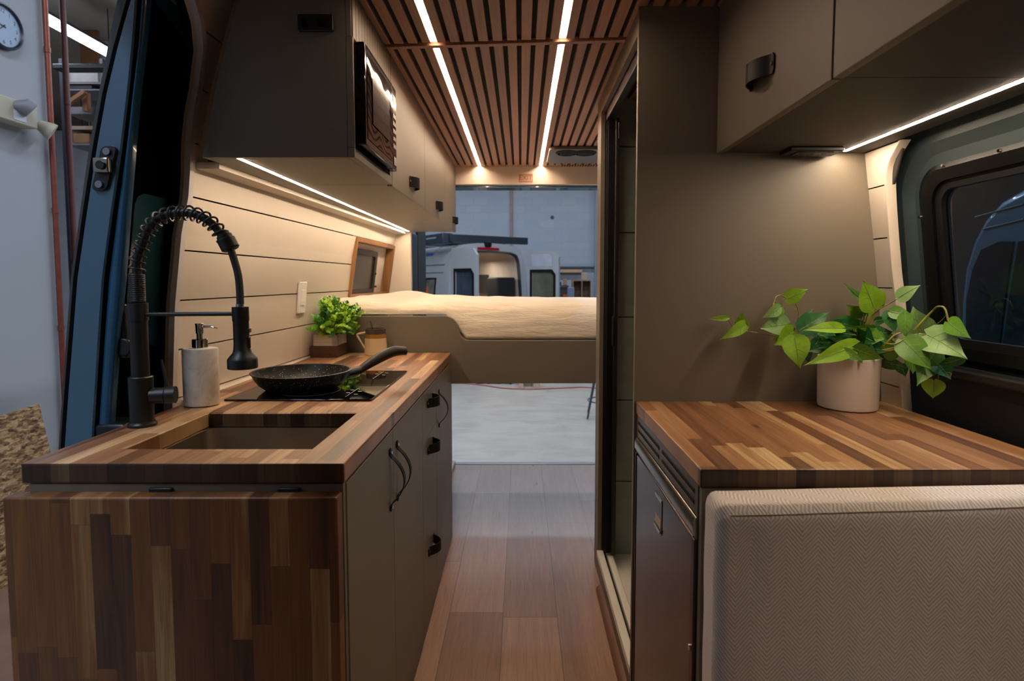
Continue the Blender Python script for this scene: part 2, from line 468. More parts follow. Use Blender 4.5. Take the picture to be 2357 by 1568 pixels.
# ------------------------------------------------------------------ straps
def strap(name, p0, p1, out, wd, bulge, width, parent, flip=1):
    """leather strap pull: p0,p1 ends on the face, out = face normal, wd = width direction"""
    p0, p1, out, wd = Vector(p0), Vector(p1), Vector(out).normalized(), Vector(wd).normalized()
    m = MB(); rows = []; n = 22
    for i in range(n + 1):
        s = i/n; e = min(s, 1-s)
        h = 0 if e < .12 else bulge*math.sin(PI*(s-.12)/.76)**.75
        w = width*.5*(1 if e > .03 else .6)
        c = p0.lerp(p1, s) + out*(h + .0012)
        th = out*.0028
        rows.append([c - wd*w, c + wd*w, c + wd*w + th, c - wd*w + th, c - wd*w])
    m.grid(rows); o = m.build(name, M['leather'], parent, smooth=50)
    s_ = MB()
    for s in (.06, .94):
        c = p0.lerp(p1, s) + out*.004
        s_.cyl(c, c + out*.003, .0042, 12)
    s_.each('screw', M['chrome'], o)
    return o

# ------------------------------------------------------------------ left overhead cabinets
XF, ZB, YN = -.44, 1.594, 1.525
UY = [YN, 1.962, 2.625, 3.311, 3.855]
names = ['taupe overhead cabinet with the microwave, nearest unit over the left worktop',
         'taupe overhead cabinet directly behind the microwave, with one leather pull',
         'middle taupe overhead cabinet of the three with a leather pull, second behind the microwave',
         'farthest taupe overhead cabinet, at the rear doorway over the bed']
for i in range(4):
    y0, y1 = UY[i], UY[i+1]
    ytop = ZC if i else ZC
    c = thing('overhead_cabinet', names[i], 'cabinet', (XF-.2, (y0+y1)/2, ZB), 'overhead cabinets on the left wall')
    xb = lambda z, y: XL(z, y) + .064
    m = MB()
    pr = [(xb(ZB, y0), ZB), (XF-.018, ZB), (XF-.018, ZC+.008), (xb(ZC, y0), ZC+.008), (xb(1.8, y0), 1.8)]
    if i: m.prism([(x, y0+.0008, z) for x, z in pr], (0, y1-y0-.0016, 0))
    else:
        m.prism([(x, y0+.0008, z) for x, z in pr], (0, .016, 0)).prism([(x, y1-.0008, z) for x, z in pr], (0, -.016, 0))
        m.box(xb(ZB, y0)+.002, y0+.0168, ZB, XF-.018, y1-.0168, ZB+.016).box(xb(ZC, y0)+.002, y0+.0168, ZC-.01, XF-.018, y1-.0168, ZC+.008)
    m.build('body', M['taupe'], c, bevel=.0015)
    d = MB()
    if i == 0:
        # face frame with grooved panel around the microwave opening
        zt, zb2 = 1.905, 1.622
        d.box(XF-.018, y0, ZB, XF, y1-.003, zb2-.002)
        d.box(XF-.018, y0, zb2-.002, XF, 1.535, zt)
        d.box(XF-.018, 1.93, zb2-.002, XF, y1-.003, zt)
        d.box(XF-.018, y0, zt, XF-.004, y1-.003, ZC+.004)
        k = y0 + .004
        while k < y1 - .01:
            d.box(XF-.005, k, zt, XF, min(k+.0255, y1-.003), ZC-.002); k += .0285
        d.build('front_panel', M['taupe'], c, bevel=.001, seg=1)
    else:
        d.box(XF-.018, y0+.0018, ZB-.004, XF, y1-.0018, ZC+.004)
        dd = d.build('door', M['taupe'], c, bevel=.0015)
        px = {1: (949, 423), 2: (1007, 475), 3: (1044, 508)}[i]
        q = atX(px[0], px[1], XF)
        strap('strap_handle', (XF, q.y-.062, q.z), (XF, q.y+.062, q.z), (1, 0, 0), (0, 0, 1), .026, .042, dd)
# black outlet on the near end panel
q = atY(728, 55, YN)
o_ = thing('power_outlet', 'black outlet plate high on the end of the left overhead cabinets', 'outlet', (q.x, YN, q.z))
MB().prism([(q.x+a, YN+.001, q.z+b) for a, b in rrect(.092, .043, .005)], (0, -.010, 0)).build('plate', M['black'], o_, bevel=.002)
MB().box(q.x-.034, YN-.011, q.z-.012, q.x-.004, YN-.008, q.z+.012).box(q.x+.004, YN-.011, q.z-.012, q.x+.034, YN-.008, q.z+.012).each('socket', M['blackgloss'], o_)
# trim boards between the cabinets and the curved wall
m = MB()
z0, z1 = ZB-.014, ZB+.004
m.prism([(XL(z0, y)+.001 if k < 2 else XL(z0, y)+.068, y, z0) for k, y in ((0, 1.606), (1, 3.855), (2, 3.855), (3, 1.606))], (0, 0, .018))
rows = []
for i in range(12):
    z = ZB + i*(2.05-ZB)/11; x = XL(z, YN)
    y_ = max(YE(z)+.03, 1.61) if z < 1.8 else 1.61
    rows.append([(x-.004, y_, z), (x+.030, y_, z), (x+.030, y_+.012, z), (x-.004, y_+.012, z), (x-.004, y_, z)])
m.grid(rows); struct(m.build('trim_12', M['cream'], smooth=30))
# near-end scribe so the wall above the door opening closes to the cabinet
# LED under the left cabinets
t_ = thing('led_strip_light', 'glowing light line under the left overhead cabinets above the worktop', 'light', (-.75, 2.68, 1.59))
MB().box(-.757, 1.537, ZB-.0014, -.744, 3.80, ZB-.0008).build('diffuser', M['led_under'], t_)
MB().box(-.760, 1.533, ZB-.0007, -.741, 3.805, ZB-.0002).build('channel', M['aluminium'], t_)

# ------------------------------------------------------------------ microwave
mw = thing('microwave', 'black glossy microwave set into the nearest left overhead cabinet', 'microwave', (-.43, 1.73, 1.632))
MB().box(-.72, 1.545, 1.634, -.442, 1.915, 1.894).build('body', M['black'], mw)
m = MB(); xf = -.413
m.box(-.442, 1.537, 1.630, xf, 1.862, 1.898)
dr = m.build('door', M['blackgloss'], mw, bevel=.004, seg=3)
# softly bowed glass of the door, slightly uneven so reflections waver
rows = []
for i in range(13):
    z = 1.650 + (1.878-1.650)*i/12; r = []
    for j in range(17):
        y = 1.556 + (1.846-1.556)*j/16
        u, v = (i-6)/6, (j-8)/8
        r.append((xf + .0012 + .0016*(1-u*u)*(1-v*v) + .00045*math.sin(v*7+1)*(1-u*u), y, z))
    rows.append(r)
gm = plain('microwave_door_glass', '0c0a09', .03)
MB().grid(rows).build('door_glass', gm, dr, solid=.0, fix=False, smooth=180)
t = NT('microwave_mesh'); v = t.sep(t.coord())
s1 = t.math('SINE', t.math('MULTIPLY', v[1], 1500)); s2 = t.math('SINE', t.math('MULTIPLY', v[2], 1500))
t.col(t.ramp(t.math('MULTIPLY', s1, s2), [(.4, (.008, .008, .008, 1)), (.9, (.06, .055, .05, 1))])); t.set(.08)
rows = [[(xf + .0043, 1.60 + .20*j/12, 1.70 + .135*i/4) for j in range(13)] for i in range(5)]
MB().grid(rows).build('window_mesh', t.mat, dr, fix=False, smooth=180)
m = MB(); m.box(-.442, 1.8645, 1.630, xf-.002, 1.922, 1.898)
cp = m.build('control_panel', M['blackgloss'], mw, bevel=.004, seg=3)
m = MB()
m.box(xf-.0022, 1.876, 1.845, xf-.001, 1.912, 1.868)
for r in range(5):
    for k in range(3): m.box(xf-.0022, 1.874+k*.014, 1.70+r*.024, xf-.0012, 1.883+k*.014, 1.713+r*.024)
m.box(xf-.0022, 1.876, 1.645, xf-.0002, 1.912, 1.672)
m.each('key', plain('button_grey', '2a2826', .3), cp)

# ------------------------------------------------------------------ left worktop with sink cut-out
CZ = .92; X0, X1, Y0c, Y1c = -.957, -.338, 1.066, 2.735
sx0, sx1, sy0, sy1 = -.829, -.436, 1.164, 1.487
m = MB()
outer = [(X0, Y0c), (X1, Y0c), (X1, Y1c), (X0, Y1c)]
# top built as four strips joined in one mesh around the cut-out (shared corners so no seams show)
def slab(m, o, i, z0, z1):
    O = [(a, b) for a, b in o]; I = [(a, b) for a, b in i]
    vs = [(a, b, z1) for a, b in O] + [(a, b, z1) for a, b in I] + [(a, b, z0) for a, b in O] + [(a, b, z0) for a, b in I]
    fs = []
    for k in range(4):
        n = (k+1) % 4
        fs += [(k, n, 4+n, 4+k), (8+n, 8+k, 12+k, 12+n), (k, 8+k, 8+n, n), (4+k, 4+n, 12+n, 12+k)]
    m.add(vs, fs)
slab(m, outer, [(sx0, sy0), (sx1, sy0), (sx1, sy1), (sx0, sy1)], .881, CZ)
tag(m.build('worktop', M['block'], bevel=.004, seg=3), 'long butcher block worktop with the sink and the cooktop in it', 'worktop')
m = MB(); m.box(X0-.03, 1.63, .895, X0+.002, 2.735, CZ+.004); struct(m.build('trim_13', M['cream'], bevel=.003))

sk = thing('sink', 'brown steel undermount sink sunk into the left butcher block worktop', 'sink', ((sx0+sx1)/2, (sy0+sy1)/2, .70))
a0, a1, b0, b1 = sx0+.005, sx1-.005, sy0+.005, sy1-.005
m = MB()
top = [((a0+a1)/2+p[0], (b0+b1)/2+p[1], .8795) for p in rrect(a1-a0, b1-b0, .035)]
bot = [((a0+a1)/2+p[0]*.96, (b0+b1)/2+p[1]*.96, .70) for p in rrect(a1-a0, b1-b0, .05)]
fl = [((a0+a1)/2+p[0], (b0+b1)/2+p[1], .8803) for p in rrect(a1-a0+.05, b1-b0+.05, .04)]
n = len(top); m.ring(fl, top); m.ring(top, bot); m.add(bot, [list(range(n))])
bs = m.build('basin', M['sinksteel'], sk, fix=False, smooth=50)
m = MB().lathe([(.045, .701), (.045, .703), (.03, .702), (.012, .7015)], ((a0+a1)/2, (b0+b1)/2, 0), 24); m.build('drain', M['chrome'], sk)

# ------------------------------------------------------------------ induction cooktop
ck = thing('cooktop', 'black glass two-zone induction cooktop set in the left worktop under the frying pan', 'cooktop', (-.648, 1.888, CZ))
m = MB().prism([(-.648+p[0], 1.888+p[1], CZ+.0005) for p in rrect(.428, .524, .006)], (0, 0, .0055)); gp = m.build('glass_plate', M['blackglass'], ck, bevel=.0015)
wm = plain('printed_white', 'b9b2a8', .4)
m = MB(); zt = CZ + .0062
def ringline(m, cx, cy, r, w=.0012, n=40):
    o = [(cx + (r+w)*math.cos(2*PI*i/n), cy + (r+w)*math.sin(2*PI*i/n), zt) for i in range(n)]
    i_ = [(cx + r*math.cos(2*PI*i/n), cy + r*math.sin(2*PI*i/n), zt) for i in range(n)]; m.ring(o, i_)
for cy in (1.76, 2.02):
    m.add([(-.722+.0, cy-.015, zt), (-.7195, cy-.015, zt), (-.7195, cy+.015, zt), (-.722, cy+.015, zt)], [(0, 1, 2, 3)])
m.add([(-.520, 1.66, zt), (-.5185, 1.66, zt), (-.5185, 1.80, zt), (-.520, 1.80, zt)], [(0, 1, 2, 3)])
m.add([(-.520, 1.97, zt), (-.5185, 1.97, zt), (-.5185, 2.125, zt), (-.520, 2.125, zt)], [(0, 1, 2, 3)])
for cy in (1.70, 2.05):
    for k in range(4):
        x, y = -.50 - .03*(k % 2), cy + .022*k
        m.add([(x-.006, y-.003, zt), (x+.006, y-.003, zt), (x+.006, y+.003, zt), (x-.006, y+.003, zt)], [(0, 1, 2, 3)])
ringline(m, -.66, 1.76, .09); ringline(m, -.66, 2.03, .075)
m.each('marking', wm, gp, fix=False)

# ------------------------------------------------------------------ frying pan
pc = Vector((-.700, 1.800, CZ+.0065))
pan = thing('frying_pan', 'black speckled frying pan standing on the induction cooktop', 'pan', pc)
t = NT('speckled_nonstick'); v = t.coord(); vo = t.n('ShaderNodeTexVoronoi'); vo.inputs['Scale'].default_value = 210; t.l(v, vo.inputs['Vector'])
sel = t.math('MULTIPLY', t.math('LESS_THAN', vo.outputs['Distance'], .24), t.math('GREATER_THAN', t.white(vo.outputs['Position']), .70))
t.col(t.mix(sel, (.006, .0058, .0055, 1), (.42, .40, .37, 1))); t.set(.42, Specular_IOR_Level=.3); M['speckle'] = t.mat
R = .148
prof = [(.098, 0), (.110, .004), (.128, .018), (.141, .036), (.147, .050), (R+.004, .0535), (R+.0045, .0555), (R+.002, .0570), (.1445, .0555), (.137, .036), (.124, .020), (.105, .008), (.06, .005), (.004, .005)]
MB().lathe(prof, pc, 64).build('pan_body', M['speckle'], pan, smooth=50)
hd = Vector((.83, .56, 0)).normalized(); sd = Vector((-hd.y, hd.x, 0))
h0 = pc + hd*(R-.004) + Vector((0, 0, .036))
def hsec(m, pts):
    rows = []
    for c, w, h in pts:
        rows.append([c + sd*(w*math.cos(a)) + Vector((0, 0, 1))*(h*math.sin(a)) for a in [2*PI*i/14 for i in range(15)]])
    m.grid(rows)
    for r in (rows[0], rows[-1]):
        m.add(r[:14], [list(range(14))])
m = MB(); hsec(m, [(h0, .028, .014), (h0+hd*.03+Vector((0, 0, .003)), .020, .0145), (h0+hd*.045+Vector((0, 0, .006)), .0185, .0150)])
m.build('bracket', M['black'], pan)
wh = plain('dark_wood_handle', '241a15', .45, var=.2, scale=40)
pts = []
for i in range(15):
    s = i/14; z = .005 + .062*(1 - (1-s)**1.6) - .018*max(0, s-.75)*2
    pts.append((h0 + hd*(.042+.165*s) + Vector((0, 0, z)), 0.0175+.001*math.sin(s*6), .0150 + .0045*math.sin(PI*s)))
m = MB(); hsec(m, pts); m.build('handle', wh, pan, smooth=60)

# ------------------------------------------------------------------ faucet
FY = 1.352; fb = atZ(333, 978, CZ); fx = fb.x
fa = thing('faucet', 'matte black spring neck pull-down kitchen faucet beside the sink', 'faucet', (fx, FY, CZ))
fp = lambda px, py: atY(px, py, FY)
def zof(py): return fp(330, py).z
MB().lathe([(.031, 0), (.031, .006), (.027, .010), (.0265, .012)], (fx, FY, CZ), 32).build('base_flange', M['black'], fa)
z1, z2, z3, z4 = zof(868), zof(738), zof(698), zof(632)
MB().lathe([(.0255, .012), (.0262, z1-CZ), (.024, z1-CZ+.002)], (fx, FY, CZ), 32).build('lower_body', M['black'], fa)
MB().lathe([(.0192, z1-CZ), (.0192, z2-CZ)], (fx, FY, CZ), 32).build('riser', M['black'], fa)
MB().lathe([(.0215, z2-CZ), (.0215, z3-CZ), (.017, z3-CZ+.001)], (fx, FY, CZ), 32).build('collar', M['black'], fa)
# centre line of the hose
pix = [(322, 650), (323, 600), (329, 560), (344, 524), (372, 499), (412, 490), (452, 494), (486, 513), (508, 539), (520, 556)]
cl = [Vector((fx+.001, FY, z3))] + [fp(*p) for p in pix]
cl[1].x = fx + .002; cl[2].x = fx + .003
def catmull(P, n):
    out = []
    Q = [P[0]*2 - P[1]] + P + [P[-1]*2 - P[-2]]
    for i in range(len(P)-1):
        a, b, c, d = Q[i:i+4]
        for k in range(n):
            t = k/n; out.append(.5*((2*b) + (c-a)*t + (2*a-5*b+4*c-d)*t*t + (3*b-a-3*c+d)*t**3))
    out.append(P[-1]); return out
path = catmull(cl, 24)
MB().tube(path, .0095, 14).build('hose', M['black'], fa, smooth=60)
def coil(path, turns, r, rw, name, per=14):
    L = [0]
    for a, b in zip(path, path[1:]): L.append(L[-1] + (b-a).length)
    tot = L[-1]; n = int(turns*per); pts = []; j = 0
    for i in range(n+1):
        s = tot*i/n
        while j < len(L)-2 and L[j+1] < s: j += 1
        p = path[j].lerp(path[j+1], (s-L[j])/max(1e-9, L[j+1]-L[j])); tg = (path[j+1]-path[j]).normalized()
        nn = Vector((0, 1, 0)); bb = tg.cross(nn).normalized(); a = 2*PI*i/per
        pts.append(p + (bb*math.cos(a) + nn*math.sin(a))*r)
    return MB().tube(pts, rw, 6).build(name, M['black'], fa, smooth=60)
coil([Vector((fx, FY, z3+.002)), Vector((fx, FY, z4))], 15, .0155, .0024, 'tight_spring')
k0 = min(range(len(path)), key=lambda i: abs(path[i].z - z4) + (0 if i < 60 else 9))
coil(path[k0:], 18, .0163, .0026, 'open_spring', 16)
e0, e1 = fp(515, 541), fp(531, 572)
ax = (e1-e0).normalized()
MB().tube([e0-ax*.006, e0, e0+ax*.002, e0+ax*.010, e0+ax*.012, e1, e1+ax*.003], [.0145, .0145, .0175, .0175, .0205, .0205, .017], 28).build('coupling', M['black'], fa, smooth=35)
hp = catmull([e1-ax*.005, fp(537, 592), fp(548, 632), fp(552, 670), fp(553, 702)], 10)
hm = NT('braided_hose'); vv = hm.coord(); w_ = hm.n('ShaderNodeTexChecker'); w_.inputs['Scale'].default_value = 420; hm.l(vv, w_.inputs['Vector'])
hm.col(hm.mix(w_.outputs['Fac'], (.012, .012, .012, 1), (.05, .048, .045, 1))); hm.set(.5)
MB().tube(hp, .0085, 14).build('spray_hose', hm.mat, fa, smooth=60)
sp = fp(553, 706); b_ = fp(559, 848)
MB().lathe([(.0095, 0), (.0095, .010)], (sp.x, FY, sp.z-.004), 20).build('hose_ferrule', M['chrome'], fa)
tilt = (b_.x - sp.x)/(b_.z - sp.z)
m = MB(); H_ = sp.z - b_.z
def sv(prof): 
    rows = []
    for r, h in prof: rows.append([(sp.x - tilt*h + r*math.cos(a), FY + r*math.sin(a), sp.z - h) for a in [2*PI*i/28 for i in range(29)]])
    return rows
rows = sv([(.012, 0), (.0185, .0005), (.0188, .033), (.0182, .034), (.0175, .036), (.0178, .085), (.0185, .100), (.021, .110), (.028, .118), (.0325, .124), (.0335, .128), (.0335, H_-.001), (.032, H_), (.010, H_), (.0005, H_)])
m.grid(rows); hdl = m.build('spray_head', M['black'], fa, smooth=35)
MB().box(sp.x+.0155, FY-.007, sp.z-.062, sp.x+.0225, FY+.007, sp.z-.052).box(sp.x+.0165, FY-.006, sp.z-.100, sp.x+.0205, FY+.006, sp.z-.072).each('button', M['blackgloss'], hdl, bevel=.002)
za = fp(440, 724).z
MB().tube([(fx+.018, FY, za), (sp.x-.016, FY, za+.0015)], .0052, 14).build('holder_arm', M['black'], fa, smooth=60)
kc = fp(358, 912)
MB().tube([(fx+.020, FY+.004, kc.z), (fx+.050, FY+.012, kc.z), (fx+.0505, FY+.012, kc.z), (fx+.052, FY+.0125, kc.z), (fx+.072, FY+.018, kc.z)], [.019, .019, .0175, .0205, .0205], 26).build('valve', M['black'], fa, smooth=35)
MB().tube([(fx+.050, FY+.02, kc.z+.018), (fx+.036, FY+.024, kc.z+.085)], [.0045, .003], 10).build('lever', M['black'], fa, smooth=60)

# ------------------------------------------------------------------ soap dispenser
bc = atZ(446, 940, CZ); by = bc.y + .040
sd_ = thing('soap_dispenser', 'white marble soap dispenser with a chrome pump beside the faucet', 'dispenser', (bc.x, by, CZ))
t = NT('white_marble'); v = t.coord(); f = t.noise(v, 14, 6, .65, 1.5)
t.col(t.ramp(f, [(.3, lin('c2b6a8')), (.5, lin('dcd3c8')), (.7, lin('e6dfd7'))])); t.set(.4); marble = t.mat
bh = atY(446, 806, bc.y).z - CZ
pr = [(.040, 0), (.0455, .002), (.0468, .006), (.0470, bh-.004), (.0455, bh-.0005), (.043, bh), (.005, bh)]
MB().lathe(pr, (bc.x, by, CZ+.001), 48, sy=.84).build('bottle', marble, sd_, smooth=40)
pu = MB().lathe([(.0205, bh), (.0205, bh+.024), (.019, bh+.026), (.0078, bh+.026), (.0078, bh+.040), (.0095, bh+.0405), (.0105, bh+.064), (.0115, bh+.068), (.011, bh+.069), (.001, bh+.069)], (bc.x, by, CZ+.001), 28).build('pump', M['chrome'], sd_, smooth=35)
zz = CZ + bh + .060
MB().tube([(bc.x+.006, by, zz), (bc.x+.030, by, zz+.001), (bc.x+.050, by, zz-.004)], [.0042, .0036, .0022], 10).build('spout', M['chrome'], pu, smooth=60)

# ------------------------------------------------------------------ wall outlet
oc = [atL(*p) for p in ((687, 650), (704, 650), (683, 721), (697, 721))]
oy0, oy1, oz0, oz1 = 2.405, 2.482, 1.128, 1.262
ou = thing('wall_outlet', 'white outlet plate on the cream plank wall above the small green planter', 'outlet', (XL(1.2, 2.44), 2.44, 1.2))
m = MB(); f = lambda y, z, o=0: (XL(z, y)+o, y, z)
def wallbox(m, y0, z0, y1, z1, o0, o1):
    vs = [f(y0, z0, o0), f(y1, z0, o0), f(y1, z1, o0), f(y0, z1, o0), f(y0, z0, o1), f(y1, z0, o1), f(y1, z1, o1), f(y0, z1, o1)]
    m.add(vs, [(3,2,1,0),(4,5,6,7),(0,1,5,4),(1,2,6,5),(2,3,7,6),(3,0,4,7)])
wallbox(m, oy0, oz0, oy1, oz1, .001, .009); pl = m.build('plate', M['white'], ou, bevel=.002)
m = MB(); wallbox(m, oy0+.022, oz0+.034, oy1-.022, oz1-.034, .009, .0125); so = m.build('socket', M['white'], pl, bevel=.0015)
m = MB()
for zc in (oz0+.05, oz1-.05):
    wallbox(m, oy0+.030, zc-.005, oy0+.032, zc+.005, .0126, .0129); wallbox(m, oy1-.032, zc-.005, oy1-.030, zc+.005, .0126, .0129)
m.each('slot', M['black'], pl)
# ------------------------------------------------------------------ left base cabinets
XB = -.340                                     # door face
BY = [1.085, 1.925, 2.245, 2.735]
def carcass(name, label, y0, y1, panel_front=False):
    c = thing(name, label, 'cabinet', (-.64, (y0+y1)/2, 0), 'base cabinets under the left worktop')
    m = MB(); t_ = .016
    m.box(-.945, y0+.0006, 0.0, XB-.019, y0+t_, .8795).box(-.945, y1-t_, 0, XB-.019, y1-.0006, .8795)
    m.box(-.945, y0+t_, .06, XB-.019, y1-t_, .075).box(-.945, y0+t_, 0, -.935, y1-t_, .8795)
    m.box(XB-.06, y0+t_, .862, XB-.019, y1-t_, .8795).box(-.935, y0+t_, .0, XB-.024, y1-t_, .06)
    m.build('carcass', M['taupe'], c); return c
def front(c, y0, y1, z0, z1, name):
    return MB().box(XB-.018, y0+.0012, z0+.0012, XB, y1-.0012, z1-.0012).build(name, M['taupe'], c, bevel=.0012)
c = carcass('sink_cabinet', 'taupe two-door sink cabinet, front unit under the left worktop', BY[0], BY[1])
d1 = front(c, BY[0], 1.482, .006, .8765, 'door'); d2 = front(c, 1.482, BY[1], .006, .8765, 'door')
strap('strap_handle', (XB, 1.442, .672), (XB, 1.442, .836), (1, 0, 0), (0, 1, 0), .036, .019, d1)
strap('strap_handle', (XB, 1.522, .668), (XB, 1.522, .834), (1, 0, 0), (0, 1, 0), .036, .019, d2)
c = carcass('drawer_cabinet', 'taupe three-drawer cabinet in the middle under the left worktop', BY[1], BY[2])
for z0, z1 in ((.006, .345), (.345, .703), (.703, .8765)):
    d = front(c, BY[1], BY[2], z0, z1, 'drawer')
    zc = {.006: .275, .345: .655, .703: .825}[z0]
    strap('strap_handle', (XB, 2.02, zc), (XB, 2.15, zc), (1, 0, 0), (0, 0, 1), .034, .034, d)
c = carcass('end_cabinet', 'taupe single-door cabinet at the far end of the left worktop', BY[2], BY[3])
d = front(c, BY[2], BY[3], .006, .8765, 'door')
strap('strap_handle', (XB, 2.31, .665), (XB, 2.31, .822), (1, 0, 0), (0, 1, 0), .036, .020, d)
# filler rail in front of the cabinets carrying the folding leaf
tag(MB().box(-.945, 1.070, .0, -.342, 1.0845, .8795).build('leaf_support_panel', M['taupe'], bevel=.001), 'dark taupe end panel under the worktop carrying the folding leaf', 'panel')
lf = thing('folding_leaf', 'butcher block table leaf folded down at the front of the left cabinets', 'table leaf', (-.655, 1.05, .36))
MB().box(-.966, 1.034, .36, -.343, 1.0685, .866).build('board', M['flap'], lf, bevel=.004, seg=3)
for px in (372, 1935 / 2.904):
    q = atY(px, 1127, 1.068)
    MB().box(q.x-.022, 1.062, .862, q.x+.022, 1.0695, .8735).build('hinge', M['black'], lf, bevel=.002)

# cabinet box beneath the left of the bed
gc = thing('under_bed_cabinet', 'grey cabinet box below the left end of the bed, beyond the kitchen', 'cabinet', (-.7, 3.3, 0))
MB().box(-.905, 2.80, 0, -.475, 3.84, .76).build('body', M['taupe'], gc, bevel=.002)
MB().box(-.475, 2.83, .10, -.470, 3.30, .74).build('door', M['taupe'], gc, bevel=.001)
MB().box(-.470, 3.32, .45, -.467, 3.44, .66).build('access_panel', M['taupe_dark'], gc)
m = MB().box(-.474, 2.745, 0, -.452, 3.84, .035); o_ = m.build('baseboard_left', M['cream'], bevel=.004); struct(o_)
m = MB().box(-.475, 3.70, .70, -.435, 3.80, .764); tag(m.build('light_switch_box', M['black'], bevel=.003), 'small black box hanging under the left end of the bed panel', 'box')

# ------------------------------------------------------------------ bed
bd = thing('bed', 'raised bed across the rear with a taupe front board and cream bedding base', 'bed', (0, 3.3, .765))
yF = 2.76
prof = [(-.945, .765), (.97, .765), (.97, .977), (-.255, .977)]
for i in range(1, 9):                            # S-curve between the low and the high side
    a = i/8; prof.append((-.255 - .045*math.sin(a*PI/2), .977 + .045*(1-math.cos(a*PI/2))))
for i in range(1, 9):
    a = i/8; prof.append((-.300 - .065*(1-math.cos(a*PI/2)) - .010*a, 1.022 + .074*math.sin(a*PI/2)))
prof += [(-.92, 1.096)]
MB().prism([(x, yF, z) for x, z in prof], (0, .018, 0)).build('front_board', M['taupe'], bd, bevel=.0025)
MB().box(-.91, yF+.02, .79, .98, 3.82, .83).build('platform', M['taupe_dark'], bd)
t = NT('mattress_cloth'); t.col(t.ramp(t.noise(t.coord(), 30), [(.3, lin('c9bba6')), (.7, lin('d6c8b3'))])); t.set(.9)
MB().box(-.89, yF+.03, .832, .98, 3.80, 1.02).build('mattress', t.mat, bd, bevel=.03, seg=4)
# duvet: one soft sheet of cloth over the mattress, draped to the front board
t = NT('cream_duvet_cotton'); v = t.coord(); w1 = t.noise(t.scale(v, (1.6, 9, 9)), 6, 5, .6, .6)
t.col(t.ramp(w1, [(.25, lin('d5c6b0')), (.7, lin('e3d6c2'))])); t.set(.85); t.b.inputs['Sheen Weight'].default_value = .2
t.bump(w1, .55, .012); M['duvet'] = t.mat
def ztop(x, y):
    u = max(0, min(1, (-.55 - x)/.35)); s = u*u*(3-2*u)
    z = 1.160 + .018*s + .010*noise.noise((x*3.1, y*2.6, 1.7)) + .006*noise.noise((x*9, y*7, 4.2))
    z += .035*math.exp(-((x+.70)/.16)**2 - ((y-3.55)/.20)**2) + .022*math.exp(-((x+.40)/.12)**2 - ((y-3.4)/.3)**2)
    z -= .02*max(0, (x-.1))
    return z
rows = []; NX = 150
for j in range(62):
    r = []
    for i in range(NX+1):
        x = -.925 + 1.90*i/NX
        low = .982 if x > -.27 else 1.098
        if x < -.27: low = .985 + (1.100-.985)*min(1, (-.27-x)/.10)
        if j < 26:                               # front drop, bulging over the board
            s = j/25
            zt = ztop(x, 2.90)
            z = low + .002 + (zt - low)*math.sin(s*PI/2)**.9
            y = 2.772 + .13*(1-math.cos(s*PI/2))**1.2 - .0*s
            fold = noise.noise((x*2.2, z*16 + x*2.5, 3.3))*.008 + noise.noise((x*5, z*38 - x*5, 9.3))*.004
            y += fold*math.sin(min(1, s*1.3)*PI) + .004
        else:
            s = (j-25)/36; y = 2.902 + (3.80-2.902)*s; z = ztop(x, y)
            if s > .93: z -= (s-.93)/.07*.06
        xe = x
        z = max(z, 1.03)if j > 25 else z
        wl_ = XL(z, y) + .012
        xe = max(xe, wl_)
        r.append((xe, y, z))
    rows.append(r)
MB().grid(rows).build('duvet', M['duvet'], bd, fix=False, smooth=180, solid=-.012)

# ------------------------------------------------------------------ rear left window niche
w2 = thing('window_2', None, None, (-.93, 3.45, 1.17)); struct(w2)
h0y, h1y, h0z, h1z = HOLE
wood = staves('oak_frame', 0, 1, .5, .6, [(0, lin('6d4826')), (.5, lin('8d6136')), (1, lin('a97a48'))], knots=False)
def wframe(m, y0, z0, y1, z1):
    vs = []
    for o in (-.040, .010):
        vs += [(XL(z0, y0)+o, y0, z0), (XL(z0, y1)+o, y1, z0), (XL(z1, y1)+o, y1, z1), (XL(z1, y0)+o, y0, z1)]
    m.add(vs, [(3,2,1,0),(4,5,6,7),(0,1,5,4),(1,2,6,5),(2,3,7,6),(3,0,4,7)])
tw = .022
for a in ((h0y, h0z, h0y+tw, h1z), (h1y-tw-.01, h0z, h1y, h1z), (h0y+tw, h1z-tw, h1y-tw-.01, h1z), (h0y+tw, h0z, h1y-tw-.01, h0z+tw)):
    m = MB(); wframe(m, *a); m.build('frame', wood, w2, bevel=.001)
rec = lambda z, y, o: XL(z, y) - .040 - o
m = MB(); q = [(rec(z, y, .004), y, z) for y, z in ((h0y-.02, h0z-.02), (h1y+.02, h0z-.02), (h1y+.02, h1z+.02), (h0y-.02, h1z+.02))]
m.prism(q, (-.012, 0, 0)); m.build('niche_back', M['cream'], w2)
wp = [(.5*(3.10+3.60) + p[0], 1.315 + p[1]) for p in rrect(.50, .26, .03)]
wi = [(.5*(3.10+3.60) + p[0], 1.315 + p[1]) for p in rrect(.42, .20, .02)]
m = MB(); oo = [(rec(z, y, 0), y, z) for y, z in wp]; ii = [(rec(z, y, 0), y, z) for y, z in wi]
m.ring(oo, ii); m.ring(ii, [(a-.004, b, c) for a, b, c in ii])
o1 = [(a+.022, b, c) for a, b, c in oo]; i1 = [(a+.022, b, c) for a, b, c in ii]
m.ring(o1, i1); m.ring(oo, o1); m.ring(ii, i1)
wf = m.build('vent_window_frame', M['black'], w2)
MB().prism([(a+.006, b, c) for a, b, c in ii], (.004, 0, 0)).build('pane', plain('dusky_glass', '3a3836', .3, var=.15), w2)
m = MB()
for k in range(3): m.cyl((rec(1.3, 3.58, 0)+.016, 3.585, 1.23+k*.08), (rec(1.3, 3.58, 0)+.03, 3.589, 1.23+k*.08), .006, 10)
